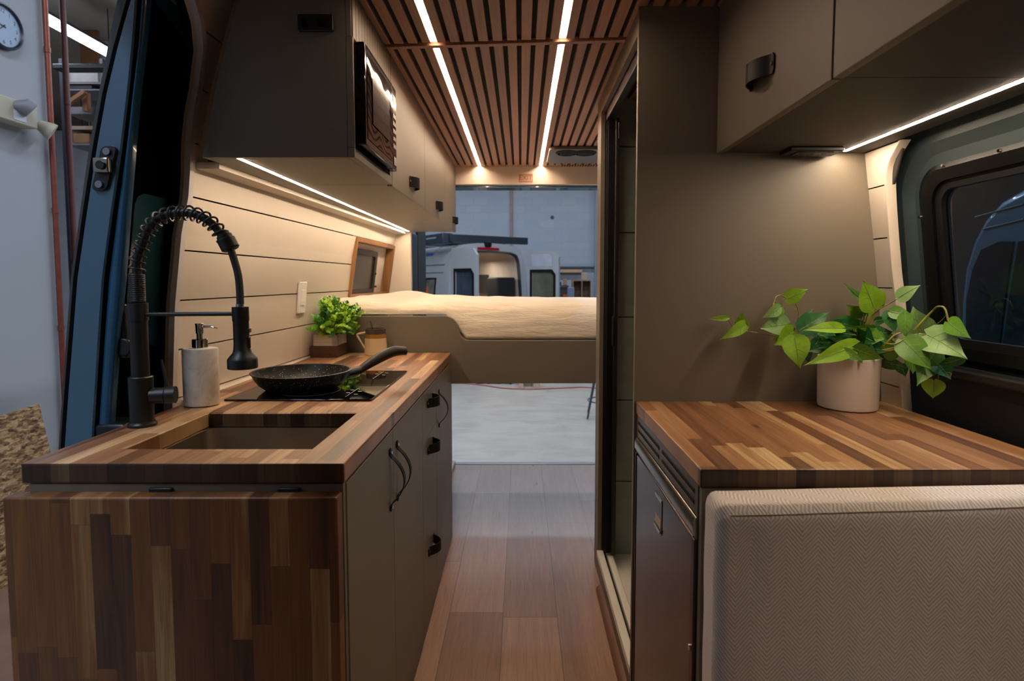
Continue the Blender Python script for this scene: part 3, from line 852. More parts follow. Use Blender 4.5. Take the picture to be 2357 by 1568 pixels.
m.each('latch', M['black'], wf)

# ------------------------------------------------------------------ sliding side door (open, its leading edge towards us)
sd2 = thing('van_sliding_door', 'slate blue van side door slid open outside the left door opening', 'door', (-1.08, 1.5, -.1))
ROWS = [(-80, 290, 322, 326, 336, 352), (0, 268, 298, 313, 325, 345), (60, 255, 281, 309, 321, 340), (108, 246, 268, 305, 318, 335), (217, 225, 242, 294, 305, 322), (340, 203, 220, 279, 290, 311),
        (490, 182, 197, 257, 268, 299), (640, 161, 175.5, 237, 248, 288), (774, 151, 165, 228, 238, 275), (900, 142, 155, 220, 230, 266), (1030, 133, 146, 212, 221, 258), (1300, 118, 130, 198, 206, 245), (1700, 100, 112, 178, 186, 224)]
sec = []
for py, a, b, c, d, e in ROWS:
    A, B, C_, D, E = atY(a, py, 1.385), atY(b, py, 1.36), atY(c, py, 1.36), atY(d, py, 1.372), atY(e, py, 1.385)
    sec.append((A, B, C_, D, E))
off = lambda v, x=0, y=0: Vector((v.x + x, v.y + y, v.z))
def strip(fn, name, mat, **k):
    rows = [fn(*s_) for s_ in sec]; m = MB().grid(rows); return m.build(name, mat, sd2, **{'smooth': 32, **k})
strip(lambda A, B, C, D, E: [off(A, -.004, .06), off(A, 0, .006), off(A, .002), off(B, -.004, -.004), off(B, .001, .0), off(B, .001, .03)], 'edge_seal', M['rubber'])
strip(lambda A, B, C, D, E: [off(B, 0, .03), off(B, 0, .004), off(B, .003), off(B.lerp(C, .3)), off(B.lerp(C, .7)), off(C, -.003), off(C, 0, .004)], 'edge_panel', M['bluemetal'])
strip(lambda A, B, C, D, E: [off(C, 0, .004), off(C, .001, .022), off(C.lerp(D, .5), .004, .028), off(D, .004, .022), off(D, .0, .008)], 'groove', plain('groove_dark', '080b0d', .6, Specular_IOR_Level=.2))
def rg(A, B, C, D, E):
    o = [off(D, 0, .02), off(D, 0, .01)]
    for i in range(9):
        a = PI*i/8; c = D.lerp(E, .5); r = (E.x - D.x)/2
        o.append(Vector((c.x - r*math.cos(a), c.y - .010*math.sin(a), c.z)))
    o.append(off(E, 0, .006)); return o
strip(rg, 'inner_flange', plain('flange_blue_cool_cast', '24506f', .22, Coat_Weight=.4, Specular_IOR_Level=.3), smooth=60)  # door paint shifted bluer in place of cool light from outside
strip(lambda A, B, C, D, E: [off(A, 0, .05), off(A, .0, .6), off(A, .0, 1.3)], 'outer_skin', M['bluemetal'])
strip(lambda A, B, C, D, E: [off(E, -.001, .004), Vector((E.x-.02, E.y+.03, E.z)), Vector((E.x-.066, E.y+.06, E.z)), Vector((E.x-.074, 1.62, E.z)), Vector((E.x-.074, 2.6, E.z))], 'inner_trim', plain('black_lining_recess_shade', '030304', .9, Specular_IOR_Level=.05))  # lining blackened to stand in for the dark of the deep recess
# window of the door on its inner side
def atE(px, py):                                  # point on the inner lining plane for a picture row
    for (s0, r0), (s1, r1) in zip(zip(sec, ROWS), zip(sec[1:], ROWS[1:])):
        if r0[0] <= py <= r1[0]:
            f_ = (py - r0[0])/(r1[0]-r0[0]); return atX(px, py, s0[4].x + (s1[4].x - s0[4].x)*f_ - .052)
top = [atE(310, 470), atE(318, 452), atE(332, 446), atE(385, 458)]
bot = [atE(292, 690), atE(289, 760), atE(330, 790), atE(380, 800)]
gl = plain('teal_tinted_glass', '1c3a3f', .10, var=.25, scale=5)
MB().add([*top, *bot[::-1]], [(0, 1, 2, 3, 4, 5, 6, 7)]).build('window_glass', gl, sd2, fix=False, smooth=0)
# striker plate with two screws
q = atY(242, 388, 1.357)
lean = (atY(252, 345, 1.357) - atY(232, 430, 1.357)); lean.normalize()
m = MB(); pts = []
for a, b in rrect(.036, .104, .012): pts.append((q.x + a + lean.x/lean.z*b, 1.3585, q.z + b))
m.prism(pts, (0, -.006, 0)); sp_ = m.build('striker_plate', M['black'], sd2, bevel=.001)
m = MB()
for b in (.038, -.038):
    x = q.x + lean.x/lean.z*b; m.cyl((x, 1.3525, q.z+b), (x, 1.347, q.z+b), .0085, 16)
m.each('screw', M['aluminium'], sp_)
x = q.x + lean.x/lean.z*.008
m = MB().box(x-.018, 1.338, q.z-.012, x+.018, 1.353, q.z+.022); lk = m.build('striker', M['steel'], sp_, bevel=.003)
MB().cyl((x+.002, 1.339, q.z+.004), (x+.002, 1.333, q.z+.004), .010, 16).build('striker_boss', M['black'], lk)
# black plastic latch covers on the inner frame
c_ = atY(262, 765, 1.40)
m = MB().prism([(c_.x+a, 1.39, c_.z+b) for a, b in [(-.026, -.065), (.036, -.065), (.036, .070), (.004, .070), (-.012, .055), (-.024, .02)]], (0, .05, 0)); m.build('latch_cover', M['bluedark'], sd2, bevel=.006, seg=3)
c_ = atY(277, 800, 1.38)
MB().cyl((c_.x, 1.385, c_.z), (c_.x, 1.395, c_.z), .022, 20).build('latch_knob', M['black'], sd2, bevel=.003)
c_ = atY(255, 985, 1.38)
MB().box(c_.x-.032, 1.365, c_.z-.06, c_.x+.045, 1.45, c_.z+.012).build('lower_roller_cover', M['bluedark'], sd2, bevel=.008, seg=3)
m = MB(); 
for py in (12, 66):
    c_ = atY(332 - (6 if py > 20 else 0), py, 1.40); m.lathe([(.008, 0), (.008, .004), (.004, .006)], (c_.x, 1.395, c_.z), 12, axis='Y')
m.each('rubber_stop', M['black'], sd2)

# rear door, swung open beyond the left pillar
rd = thing('van_cargo_door', 'dark blue cargo door of the camper standing open beside the cream pillar past the bed', 'door', (-.78, 4.3, -.2))
m = MB(); m.box(-.835, 3.96, -.2, -.775, 4.62, 1.93); m.build('shell', M['bluemetal'], rd, bevel=.01)
m = MB(); m.box(-.776, 3.99, -.1, -.762, 4.20, 1.60); m.build('trim', M['bluedark'], rd, bevel=.005)
m = MB(); m.box(-.776, 4.24, .5, -.766, 4.58, 1.75); m.build('inner_panel', plain('door_liner_dark', '20262c', .5), rd, bevel=.005)

# ------------------------------------------------------------------ green planter at the end of the worktop
pt = thing('planter_tray', 'dark wooden tray at the wall end of the left worktop holding two small planters', 'tray', (-.911, 2.675, CZ))
dw = staves('dark_tray_wood', 2, 1, .06, .8, [(0, lin('2e1d13')), (.5, lin('432b1c')), (1, lin('573a27'))], knots=False)
dw2 = staves('dark_tray_wood_end', 2, 0, .06, .8, [(0, lin('2e1d13')), (.5, lin('432b1c')), (1, lin('573a27'))], knots=False)
a0, a1, b0, b1 = -.953, -.832, 2.552, 2.735
MB().box(a0, b0, CZ+.001, a1, b0+.007, CZ+.053).box(a0, b1-.007, CZ+.001, a1, b1, CZ+.053).each('end_board', dw2, pt, bevel=.001)
MB().box(a0, b0+.007, CZ+.001, a0+.007, b1-.007, CZ+.053).box(a1-.007, b0+.007, CZ+.001, a1, b1-.007, CZ+.053).each('side_board', dw, pt, bevel=.001)
MB().box(a0+.007, b0+.007, CZ+.001, a1-.007, b1-.007, CZ+.008).build('bottom', dw, pt)
greens = [plain('leaf_green_light', 'a3cc34', .45, var=.12, scale=30), plain('leaf_green_mid', '74b233', .45, var=.12, scale=30), plain('leaf_green_deep', '3a7f3f', .4, var=.15, scale=30)]
wash = staves('white_washed_wood', 2, 1, .10, .5, [(0, lin('a99d8c')), (.5, lin('c4b9a8')), (1, lin('d8cfc0'))], knots=False)
def small_planter(cx, cy, lab, seed, n):
    random.seed(seed)
    o = thing('green_planter', lab, 'planter', (cx, cy, CZ+.008), 'small green planters in the tray')
    h, w, wy = .094, .0430, .0400
    m = MB(); z0 = CZ + .009
    m.box(cx-w, cy-wy, z0, cx+w, cy-wy+.007, z0+h).box(cx-w, cy+wy-.007, z0, cx+w, cy+wy, z0+h).box(cx-w, cy-wy+.007, z0, cx-w+.007, cy+wy-.007, z0+h).box(cx+w-.007, cy-wy+.007, z0, cx+w, cy+wy-.007, z0+h)
    m.build('wooden_pot', wash, o, bevel=.0008)
    MB().box(cx-w+.007, cy-wy+.007, z0, cx+w-.007, cy+wy-.007, z0+h-.01).build('soil', plain('soil', '2a2018', .95), o)
    m = MB()
    for k in range(n):
        a = random.uniform(0, 2*PI); el = random.uniform(-.05, 1.45)
        L = random.uniform(.095, .150)*(.78 + .35*math.sin(el))
        d = Vector((math.cos(a)*math.cos(el), math.sin(a)*math.cos(el), math.sin(el)*.95 + .12))
        p0 = Vector((cx, cy, z0+h-.012)) + Vector((random.uniform(-.02, .02), random.uniform(-.02, .02), 0))
        p1 = p0 + d*L
        if p1.x < XL(p1.z, p1.y) + .022 or p1.y > 2.745 or (p1.y > 2.6435) == (seed == 3): continue
        md = p0.lerp(p1, .5) + Vector((0, 0, .012)); m.tube([p0, md, p1], .0009, 5, 1)
        mi = random.choices((0, 1, 2), (.42, .36, .22))[0]
        for q in range(9):
            s = .38 + .62*q/8; c = p0.lerp(p1, s) + Vector((0, 0, .012*4*s*(1-s)))
            for sgn in (-1, 1):
                sd_ = d.cross(Vector((random.uniform(-1, 1), random.uniform(-1, 1), 1))).normalized()*sgn
                ld = (sd_*.8 + d*.7 + Vector((0, 0, .15))).normalized(); lw = ld.cross(d).normalized()
                l = random.uniform(.014, .0225); ww = l*.42; nn = ld.cross(lw)
                tip = c + ld*l
                if tip.x < XL(tip.z, tip.y) + .012 or tip.y > 2.748 or (tip.y > 2.6435) == (seed == 3) or (tip - Vector((-.683, 2.668, .98))).length < .105: continue
                m.add([c, c+ld*l*.35+lw*ww*.8+nn*.001, c+ld*l*.72+lw*ww*.75+nn*.001, tip, c+ld*l*.72-lw*ww*.75+nn*.001, c+ld*l*.35-lw*ww*.8+nn*.001, c+ld*l*.55-nn*.0012],
                      [(0, 1, 6), (1, 2, 6), (2, 3, 6), (3, 4, 6), (4, 5, 6), (5, 0, 6)], mi)
    m.build('foliage', greens, o, fix=False, smooth=0)
small_planter(-.900, 2.6025, 'front one of the two small bushy green planters in the dark tray, nearer the pan', 3, 150)
small_planter(-.884, 2.6845, 'back one of the two small bushy green planters in the dark tray, nearer the mug', 5, 170)

# ------------------------------------------------------------------ mug
mc = atZ(865, 811, CZ); mx, my = atY(865, 800, 2.668).x, 2.668
mg = thing('mug', 'cream ceramic mug with dark and amber glazed rim bands beside the small green planters', 'mug', (mx, my, CZ))
def rr(z): return .0535 - .0075*z/.122
glz = [plain('cream_glaze', 'cdb48b', .35), plain('amber_glaze', '9a6a2c', .2, var=.15), plain('dark_glaze', '4b4039', .25)]
m = MB()
def band(z0, z1, mi):
    n = 40
    rows = [[(mx + rr(z)*math.cos(2*PI*i/n), my + rr(z)*math.sin(2*PI*i/n), CZ+.001+z) for i in range(n+1)] for z in (z0, (z0+z1)/2, z1)]; m.grid(rows, mi)
band(0.002, .012, 0); band(.012, .078, 0); band(.078, .097, 1); band(.097, .122, 2)
n = 40
for r0, za_, r1, zb_, mi in ((rr(.122), .122, rr(.122)-.004, .1225, 2), (rr(.122)-.004, .1225, .040, .03, 2), (.040, .03, .0005, .028, 2), (.0005, .0, rr(0)-.002, 0, 0), (rr(0)-.002, 0, rr(.002), .002, 0)):
    m.grid([[(mx + r0*math.cos(2*PI*i/n), my + r0*math.sin(2*PI*i/n), CZ+.001+za_) for i in range(n+1)], [(mx + r1*math.cos(2*PI*i/n), my + r1*math.sin(2*PI*i/n), CZ+.001+zb_) for i in range(n+1)]], mi)
m.build('cup', glz, mg, fix=False, smooth=50)
q = [(mx-.046, my, CZ+.104), (mx-.070, my, CZ+.099), (mx-.084, my, CZ+.095), (mx-.086, my, CZ+.088), (mx-.075, my, CZ+.068), (mx-.050, my, CZ+.026)]
MB().tube(catmull([Vector(p) for p in q], 5), .005, 8).build('handle', glz[0], mg, smooth=60)
spn = thing('spoon', 'thin pale spoon handle standing in the cream mug', 'spoon', (mx-.02, my, CZ+.05))
MB().tube([(mx+.005, my+.01, CZ+.035), (mx-.014, my+.004, CZ+.12), (mx-.024, my, CZ+.157), (mx-.021, my, CZ+.160)], .0035, 8).build('handle', M['steel'], spn, smooth=60)
# ================================================================== RIGHT SIDE
PY = 1.63                                        # face of the panel behind the right worktop
m = MB().prism([(.327, 0), (XR(0)+.04, 0), (XR(0)+.04, .9), (XR(1.2)+.04, 1.2), (XR(1.6)+.04, 1.6), (XR(2.05)+.04, 2.05), (.327, 2.05)], (0, 0, 0)) if False else MB()
pp = [(.327, 0), (1.06, 0), (XR(.92)+.03, .92), (XR(1.187)+.03, 1.187), (XR(1.4)+.03, 1.4), (XR(1.623)+.03, 1.623), (XR(1.8)+.03, 1.8), (XR(2.1)+.03, 2.1), (.327, 2.1)]
m.prism([(x, PY, z) for x, z in pp], (0, .018, 0)); struct(m.build('wall_shower_front', M['taupe'], bevel=.0012))
# shower enclosure: rear panel, aisle header, jamb, threshold, tiled inside
ds = (2.385, 2.50)
struct(MB().box(.330, 2.482, 0, 1.0, 2.50, 2.1).build('wall_shower_rear', M['taupe'], bevel=.001))
struct(MB().box(.330, PY+.019, 1.962, .348, 2.4815, 2.1).build('wall_shower_header', M['taupe'], bevel=.001))
struct(MB().box(.330, 2.395, .0, .348, 2.4815, 1.9615).build('wall_shower_jamb', M['taupe'], bevel=.001))
struct(MB().box(.330, PY+.019, 0, .348, 2.3945, .075).build('wall_shower_threshold', M['taupe'], bevel=.001))
m = MB()
for k in range(6):
    z0, z1 = .05 + k*.364 - .03, .05 + (k+1)*.364 - .034
    m.box(.352, 2.462, max(.02, z0), .95, 2.4805, min(2.08, z1))
struct(m.build('wall_shower_tiles', M['felt2'], bevel=.0015))
struct(MB().box(.95, PY+.02, .02, .965, 2.46, 2.08).build('wall_shower_side', M['felt2']))
sp_ = thing('shower_pan', 'white shower tray behind the raised sill at the right of the aisle', 'shower tray', (.65, 2.05, 0))
wp_ = plain('white_tray', 'd9d4ca', .35, var=.01)
MB().box(.395, PY+.02, .0, .949, 2.461, .055).build('tray', wp_, sp_, bevel=.004)
MB().box(.366, PY+.021, .0, .392, 2.460, .098).build('inner_lip', wp_, sp_, bevel=.004)
MB().box(.3485, PY+.021, .0, .3655, 2.460, .080).build('track', M['black'], sp_)
struct(MB().box(.326, PY+.0185, .0755, .3535, 2.3945, .104).build('trim_14', wp_, bevel=.003))
# concertina shower door stacked open against the rear jamb
dd = thing('door_1', None, None, (.37, 2.42, .1)); struct(dd)
m = MB(); m.box(.3495, PY+.022, 1.925, .374, 2.46, 1.985); m.build('head_rail', M['aluminium'], dd, bevel=.002)
m = MB(); m.box(.350, 2.405, .105, .372, 2.4605, 1.924); m.build('jamb_rail', plain('bronze_rail', '4a3f35', .4, .3), dd, bevel=.002)
for k in range(4):
    y0 = 2.402 - k*.013
    MB().box(.350+.004*(k % 2), y0-.009, .11, .394+.006*(k % 2), y0, 1.922).build('folded_panel', M['rubber'], dd, bevel=.0025)
hb = MB().box(.380, 2.330, .11, .396, 2.352, 1.922).build('lead_post', M['black'], dd, bevel=.003)
MB().tube([(.389, 2.33, 1.895), (.389, 2.302, 1.895), (.389, 2.302, 1.835), (.389, 2.33, 1.835)], .003, 8).build('latch', M['black'], hb)
MB().box(.374, 2.322, 1.00, .380, 2.350, 1.12).build('handle', M['black'], hb, bevel=.002)
m = MB(); rows = []
for y in (1.66, 2.27):
    rows.append([(.3265 - .022*math.cos(a) if i else .3265, y, .024*math.sin(a)) for i, a in enumerate([PI/2, PI/2, PI/3, PI/6, 0])])
pr = [(.3295, 0), (.305, 0), (.306, .008), (.311, .016), (.319, .022), (.3295, .024)]
struct(MB().prism([(x, 1.40, z) for x, z in pr], (0, .86, 0)).build('baseboard_right', plain('brown_quarter_round', '6e4a33', .45)))

# ------------------------------------------------------------------ right worktop
RP = [(.332, 1.034), (1.048, 1.034), (1.043, 1.629), (.332, 1.629)]
MB().prism([(x, y, .884) for x, y in RP], (0, 0, .036)).build('worktop', M['block'], bevel=.003, seg=3); tag(bpy.context.scene.collection.objects[-1], 'square butcher block worktop carrying the trailing plant in its white pot', 'worktop')
# fridge and the cabinet shell around it
cs = thing('side_cabinet', 'taupe cabinet shell around the refrigerator, vent grille at its top', 'cabinet', (.69, 1.33, 0))
MB().box(.336, 1.036, 0, 1.0, 1.052, .8835).build('end_panel', M['taupe'], cs, bevel=.001)
MB().box(.90, 1.053, 0, .915, 1.628, .8835).build('back_panel', M['taupe'], cs)
MB().box(.336, 1.612, 0, .90, 1.628, .8835).build('side_panel', M['taupe'], cs)
vg = MB()
vz0, vz1 = .822, .8835
vg.box(.334, 1.053, vz0, .348, 1.611, vz1); grille = vg.build('vent_panel', plain('bronze_grille', '5c5146', .35, .4), cs)
m = MB()
for ya, yb in ((1.075, 1.325), (1.355, 1.60)):
    for z in (.838, .860): m.box(.3328, ya, z, .3345, yb, z+.008)
m.each('vent_slot', M['rubber'], grille)
m = MB()
for ya, yb in ((1.075, 1.325), (1.355, 1.60)):
    for z in (.838, .860): m.box(.3322, ya, z-.0016, .3345, yb, z)
m.each('slot_lip', plain('brass_lip', 'a07a4e', .3, .8), grille)
fg = thing('refrigerator', 'dark stainless refrigerator facing the aisle opposite the kitchen drawers', 'refrigerator', (.60, 1.33, .06))
MB().box(.352, 1.056, .065, .895, 1.609, .818).build('body', M['rubber'], fg)
MB().prism([(.333, 1.054, z) for z in ()] or [(.352, 1.054, .777), (.332, 1.054, .777), (.326, 1.054, .790), (.326, 1.054, .812), (.332, 1.054, .820), (.352, 1.054, .820)], (0, .557, 0)).build('top_trim', M['steel'], fg, bevel=.001)
fdoor = MB().box(.331, 1.075, .070, .351, 1.602, .774).build('door', M['steeldark'], fg, bevel=.003)
MB().box(.329, 1.054, .065, .352, 1.073, .776).box(.329, 1.604, .065, .352, 1.611, .776).each('side_trim', plain('bronze_trim', '4d4238', .3, .8), fg, bevel=.002)
q0, q1 = atX(1512, 1130, .331), atX(1522, 1225, .331)
m = MB(); y0, y1 = 1.305, 1.375
m.box(.3295, y0, .668, .3315, y1, .752); hp_ = m.build('latch_plate', M['steeldark'], fdoor, bevel=.0008)
m = MB(); m.box(.3288, y0+.004, .744, .3300, y1-.004, .751).box(.3262, y0+.006, .670, .3305, y1-.006, .676).each('latch_lip', M['chrome'], hp_)
MB().box(.3288, y0+.008, .680, .3300, y1-.008, .700).build('latch_pocket', plain('latch_tan', 'a58a70', .35), hp_)
MB().cyl((.330, 1.068, .555), (.326, 1.068, .555), .006, 12).build('hinge_pin', M['chrome'], fg)

# ------------------------------------------------------------------ right overhead cabinets
XR0 = .550; ZRB = 1.628
for i, (y0, y1, lab) in enumerate(((1.031, 1.6285, 'taupe overhead cabinet with a leather pull over the potted plant, against the tall panel'),
                                  (.36, 1.029, 'taupe overhead cabinet on the right, the one cut off by the picture edge'))):
    c = thing('overhead_cabinet', lab, 'cabinet', (.75, (y0+y1)/2, ZRB), 'overhead cabinets on the right wall')
    m = MB(); xb = lambda z: XR(z) - .002
    m.prism([(x, y0, z) for x, z in ((XR0+.018, ZRB), (xb(ZRB), ZRB), (xb(1.8), 1.8), (xb(2.08), 2.08), (XR0+.018, 2.08))], (0, y1-y0, 0))
    m.build('body', M['taupe_dark'], c, bevel=.001)  # darker taupe puts the shade of the underside into the colour
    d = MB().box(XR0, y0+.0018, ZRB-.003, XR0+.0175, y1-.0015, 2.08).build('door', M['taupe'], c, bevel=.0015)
    ya, yb = (1.262, 1.398) if i == 0 else (.55, .69)
    strap('strap_handle', (XR0, ya, 1.742), (XR0, yb, 1.742), (-1, 0, 0), (0, 0, 1), .030, .044, d)
t_ = thing('led_strip_light', 'glowing light line under the overhead cabinets beside the tinted van window', 'light', (.897, 1.1, ZRB-.006))
MB().box(.8915, .40, ZRB-.0014, .9035, 1.602, ZRB-.0008).build('diffuser', M['led_right'], t_)
MB().box(.889, .395, ZRB-.0007, .906, 1.606, ZRB-.0002).build('channel', M['aluminium'], t_)
qa = [atZ(px, py, ZRB-.002) for px, py in ((1843, 352), (1905, 327), (1957, 329), (1925, 356))]
ou2 = thing('usb_outlet', 'black outlet plate under the overhead cabinet at the end of its light line', 'outlet', (.80, 1.55, ZRB-.01))
yy0, yy1, xx0, xx1 = 1.565, 1.625, .715, .835
MB().box(.722, 1.548, ZRB-.012, .868, 1.618, ZRB-.0003).build('plate', M['black'], ou2, bevel=.003)
m = MB(); m.box(.745, 1.560, ZRB-.0145, .845, 1.606, ZRB-.012); f_ = m.build('face', plain('outlet_face', '2b2724', .4), ou2, bevel=.001)
m = MB()
for k in range(3):
    m.box(.757+k*.03, 1.570, ZRB-.0148, .769+k*.03, 1.576, ZRB-.0145).box(.757+k*.03, 1.586, ZRB-.0148, .760+k*.03, 1.596, ZRB-.0145).box(.766+k*.03, 1.586, ZRB-.0148, .769+k*.03, 1.596, ZRB-.0145)
m.build('socket_slots', M['rubber'], f_)

# ------------------------------------------------------------------ right wall strip of planks with its curved edge, metal frame, window
EDG = [(326, 2072, 2087), (345, 2058, 2071), (359, 2050, 2063), (377, 2041, 2057), (400, 2038.5, 2054), (425, 2038, 2053), (470, 2040, 2056), (542, 2045, 2061), (630, 2052.5, 2071.5), (672, 2058, 2075), (780, 2065, 2081), (849, 2069, 2084.5), (933, 2074.6, 2089), (1010, 2081, 2095)]
def atR(px, py):
    d = ray(px, py); lo, hi = .3, 3.0
    for _ in range(50):
        t_ = (lo+hi)/2; p = Vector((0, 0, CAMZ)) + d*t_
        if p.x < XR(p.z): lo = t_
        else: hi = t_
    return Vector((0, 0, CAMZ)) + d*lo
ed = [atR(b, a) for a, b, c in EDG]
YED = sorted([(p.z, p.y) for p in ed])
def YR(z): return interp([(0, YED[0][1])] + YED + [(2.2, YED[-1][1])], z)
ZR = [.90, .975, 1.11, 1.248, 1.386, 1.527, 1.6275]
m = MB()
for z0, z1 in zip(ZR, ZR[1:]):
    rows = []
    for i in range(9):
        z = z0+.0018 + (z1-z0-.0036)*i/8; y = YR(z)
        rows.append([(XR(z), PY-.001, z), (XR(z), y, z)])
    m.grid(rows)
struct(m.build('wall_right', M['cream'], solid=-.010, fix=False, smooth=0))
m = MB(); rows = []
for i in range(40):
    z = .90 + (1.6275-.90)*i/39; x, y = XR(z), YR(z)
    rows.append([(x-.001, y+.004, z), (x-.001, y-.004, z), (x+.003, y-.007, z), (x+.024, y-.007, z), (x+.024, y+.010, z), (x-.001, y+.004, z)])
m.grid(rows); struct(m.build('trim_15', M['cream'], smooth=45))
struct(MB().grid([[(XR(z)+.014, PY-.001, z), (XR(z)+.014, YR(z)+.006, z)] for z in (.9, 1.1, 1.3, 1.5, 1.6275)]).build('trim_16', M['gapdark'], solid=-.008, fix=False))
XM = lambda z: XR(z) + .062
yl, zb_, zt_ = 1.520, 1.062, 1.558                # outer edge of the window frame
def wr(inset, r, y1=-.35):
    a, b, c, d_ = yl-inset, y1+inset, zb_+inset, zt_-inset
    return [((a+b)/2 - p[0], (c+d_)/2 + p[1]) for p in rrect(a-b, d_-c, r, 8)]
big = []
for y, z in wr(0, .075):
    big.append((1.66 if y > .5 else -.6, 1.66 if z > 1.3 else .86))
mid = wr(-.004, .08)
m = MB(); R3 = lambda pts, o: [(XM(z)+o, y, z) for y, z in pts]
# pressed metal: flat band, stepping in towards the window
corner = []
def lerp2(a, b, s): return (a[0]+(b[0]-a[0])*s, a[1]+(b[1]-a[1])*s)
out1 = wr(-.20, .20); out2 = wr(-.055, .13); out3 = wr(-.03, .11)
m.ring(R3(out1, -.006), R3(out2, -.006)); m.ring(R3(out2, -.006), R3(out3, .012)); m.ring(R3(out3, .012), R3(mid, .016)); m.ring(R3(mid, .016), R3(wr(.02, .06), .02))
struct(m.build('wall_right_metal', M['pillarmetal'], solid=.0, smooth=50))
w1 = thing('window_1', None, None, (1.08, .8, zb_)); struct(w1)
m = MB(); a_, b_, c_ = wr(0, .075), wr(.012, .068), wr(.040, .055)
m.ring(R3(a_, .016), R3(a_, .002)); m.ring(R3(a_, .002), R3(b_, -.002)); m.ring(R3(b_, -.002), R3(c_, .004)); m.ring(R3(c_, .004), R3(c_, .03))
wf_ = m.build('frame', plain('window_frame_black', '08080a', .35, Specular_IOR_Level=.25), w1, smooth=40)
wi_ = wr(.060, .04); m = MB(); m.ring(R3(c_, .012), R3(wi_, .014)); m.ring(R3(wi_, .014), R3(wi_, .03)); m.build('sash', M['rubber'], w1, smooth=40)
g_ = glassy('tinted_glass', (.42, .48, .52)); m = MB(); m.add(R3(wr(.05, .045), .026), [list(range(len(c_)))]); m.build('pane', g_, w1, smooth=0)
m = MB()
for px, py in ((2171, 381), (2301, 347), (2119, 500), (2138, 660)):
    d_ = ray(px, py); t_ = 1.0
    p = atX(px, py, 1.05); p = atX(px, py, XM(p.z)); m.lathe([(.0035, -.003), (.0045, 0), (.0045, .002)], (p.x-.001, p.y, p.z), 10, axis='X')
m.each('screw', M['chrome'], wf_)
m = MB(); m.grid([[(XM(z)-.012, 1.60, z), (XM(z)-.012, -.6, z)] for z in (.70, .86, 1.0, 1.058)]); struct(m.build('wall_right_lower', plain('black_lower_panel', '121316', .5), solid=.01, fix=False))
m = MB(); m.box(XM(1.04)-.03, -.6, 1.028, XM(1.04)-.012, 1.50, 1.052); struct(m.build('trim_17', plain('brown_black_ledge', '191614', .5), bevel=.006))

# ------------------------------------------------------------------ bench backrest (foreground)
bk = thing('bench', 'pale herringbone upholstered bench with its tall backrest against the worktop over the refrigerator', 'bench', (.75, .7, 0))
t = NT('herringbone_cloth'); v = t.coord(); x, y, z = t.sep(v)
u = t.math('ADD', x, t.math('MULTIPLY', y, .6)); s_ = t.math('SUBTRACT', z, y)
wv = t.noise(v, 6, 2); u = t.math('ADD', u, t.math('MULTIPLY', t.math('SUBTRACT', wv, .5), .006))
tri = t.math('PINGPONG', u, .027)
wob = t.math('MULTIPLY', t.noise(v, 9, 2), .008)
ph = t.math('MULTIPLY', t.math('ADD', t.math('ADD', s_, wob), t.math('MULTIPLY', tri, 1.15)), 2*PI/.0078)
st = t.math('MULTIPLY_ADD', t.math('SINE', ph), .5, .5)
thr = t.n('ShaderNodeTexNoise'); thr.inputs['Scale'].default_value = 700; t.l(v, thr.inputs['Vector'])
f = t.math('ADD', t.math('MULTIPLY', st, .75), t.math('MULTIPLY', thr.outputs['Fac'], .5))
t.col(t.ramp(f, [(.25, lin('b3a9a2')), (.85, lin('ded5cf'))])); t.set(.9); t.bump(f, .5, .0016); M['herring'] = t.mat
bx0, bx1, by0, by1, bz0, bz1 = .334, 1.02, .937, 1.026, .40, .893
bm = bmesh.new()
rows = []
NXb, NZb = 60, 44
def cushion():
    m = MB(); r = .020
    # closed profile in (y,z) swept along x, with rounded edges; ends pulled in
    def prof(k):
        e = min(1, min(k, NXb-k)/4.0); sh = math.sqrt(max(0, 1-(1-e)**2))
        return sh
    cy, cz = (by0+by1)/2, (bz0+bz1)/2; hy, hz = (by1-by0)/2, (bz1-bz0)/2
    P = rrect(2*hy, 2*hz, r, 6)
    # refine long sides
    PP = []
    n = len(P)
    for i in range(n):
        a, b = P[i], P[(i+1) % n]; d = math.hypot(b[0]-a[0], b[1]-a[1]); k = max(1, int(d/.02))
        for j in range(k): PP.append((a[0]+(b[0]-a[0])*j/k, a[1]+(b[1]-a[1])*j/k))
    rows = []
    for k in range(NXb+1):
        s = k/NXb
        x = bx0 + (bx1-bx0)*(s if 0 < k < NXb else s)
        if k <= 4: x = bx0 + r*(1-math.cos(k/4*PI/2))
        elif k >= NXb-4: x = bx1 - r*(1-math.cos((NXb-k)/4*PI/2))
        ins = 0
        if k < 4: ins = r*(1-math.sin(k/4*PI/2))
        if k > NXb-4: ins = r*(1-math.sin((NXb-k)/4*PI/2))
        row = []
        for a, b in PP:
            aa = a*(1-ins/hy); bb = b*(1-ins/hz)
            yy = cy+aa; zz = cz+bb
            front = max(0, -a/hy)
            # sagging seam, lifted to the right; light pillow shape and soft dents
            top = max(0, (b/hz-.80)/.2)
            zz += top*(.010*s**1.6 - .006*(1-s)**4 - (.010 if front > .8 else 0)*(1-s)**1.0)
            yy += -.006*front*(1-(b/hz)**2)*(1-(2*s-1)**2) + .004*noise.noise((x*5, zz*5, 2.2))*front
            yy += front*.006*math.exp(-((x-.385)/.025)**2-((zz-.80)/.06)**2)
            xx = x + (.004*noise.noise((1.3, zz*7, yy*6)) if k < 8 else 0)*(1-k/8)
            row.append((xx, yy, zz))
        row.append(row[0]); rows.append(row)
    m.grid(rows)
    m.add(rows[0][:-1], [list(range(len(PP)))[::-1]]); m.add(rows[-1][:-1], [list(range(len(PP)))])
    return m, rows, PP
m, crow, PP = cushion(); m.build('backrest', M['herring'], bk, smooth=60)
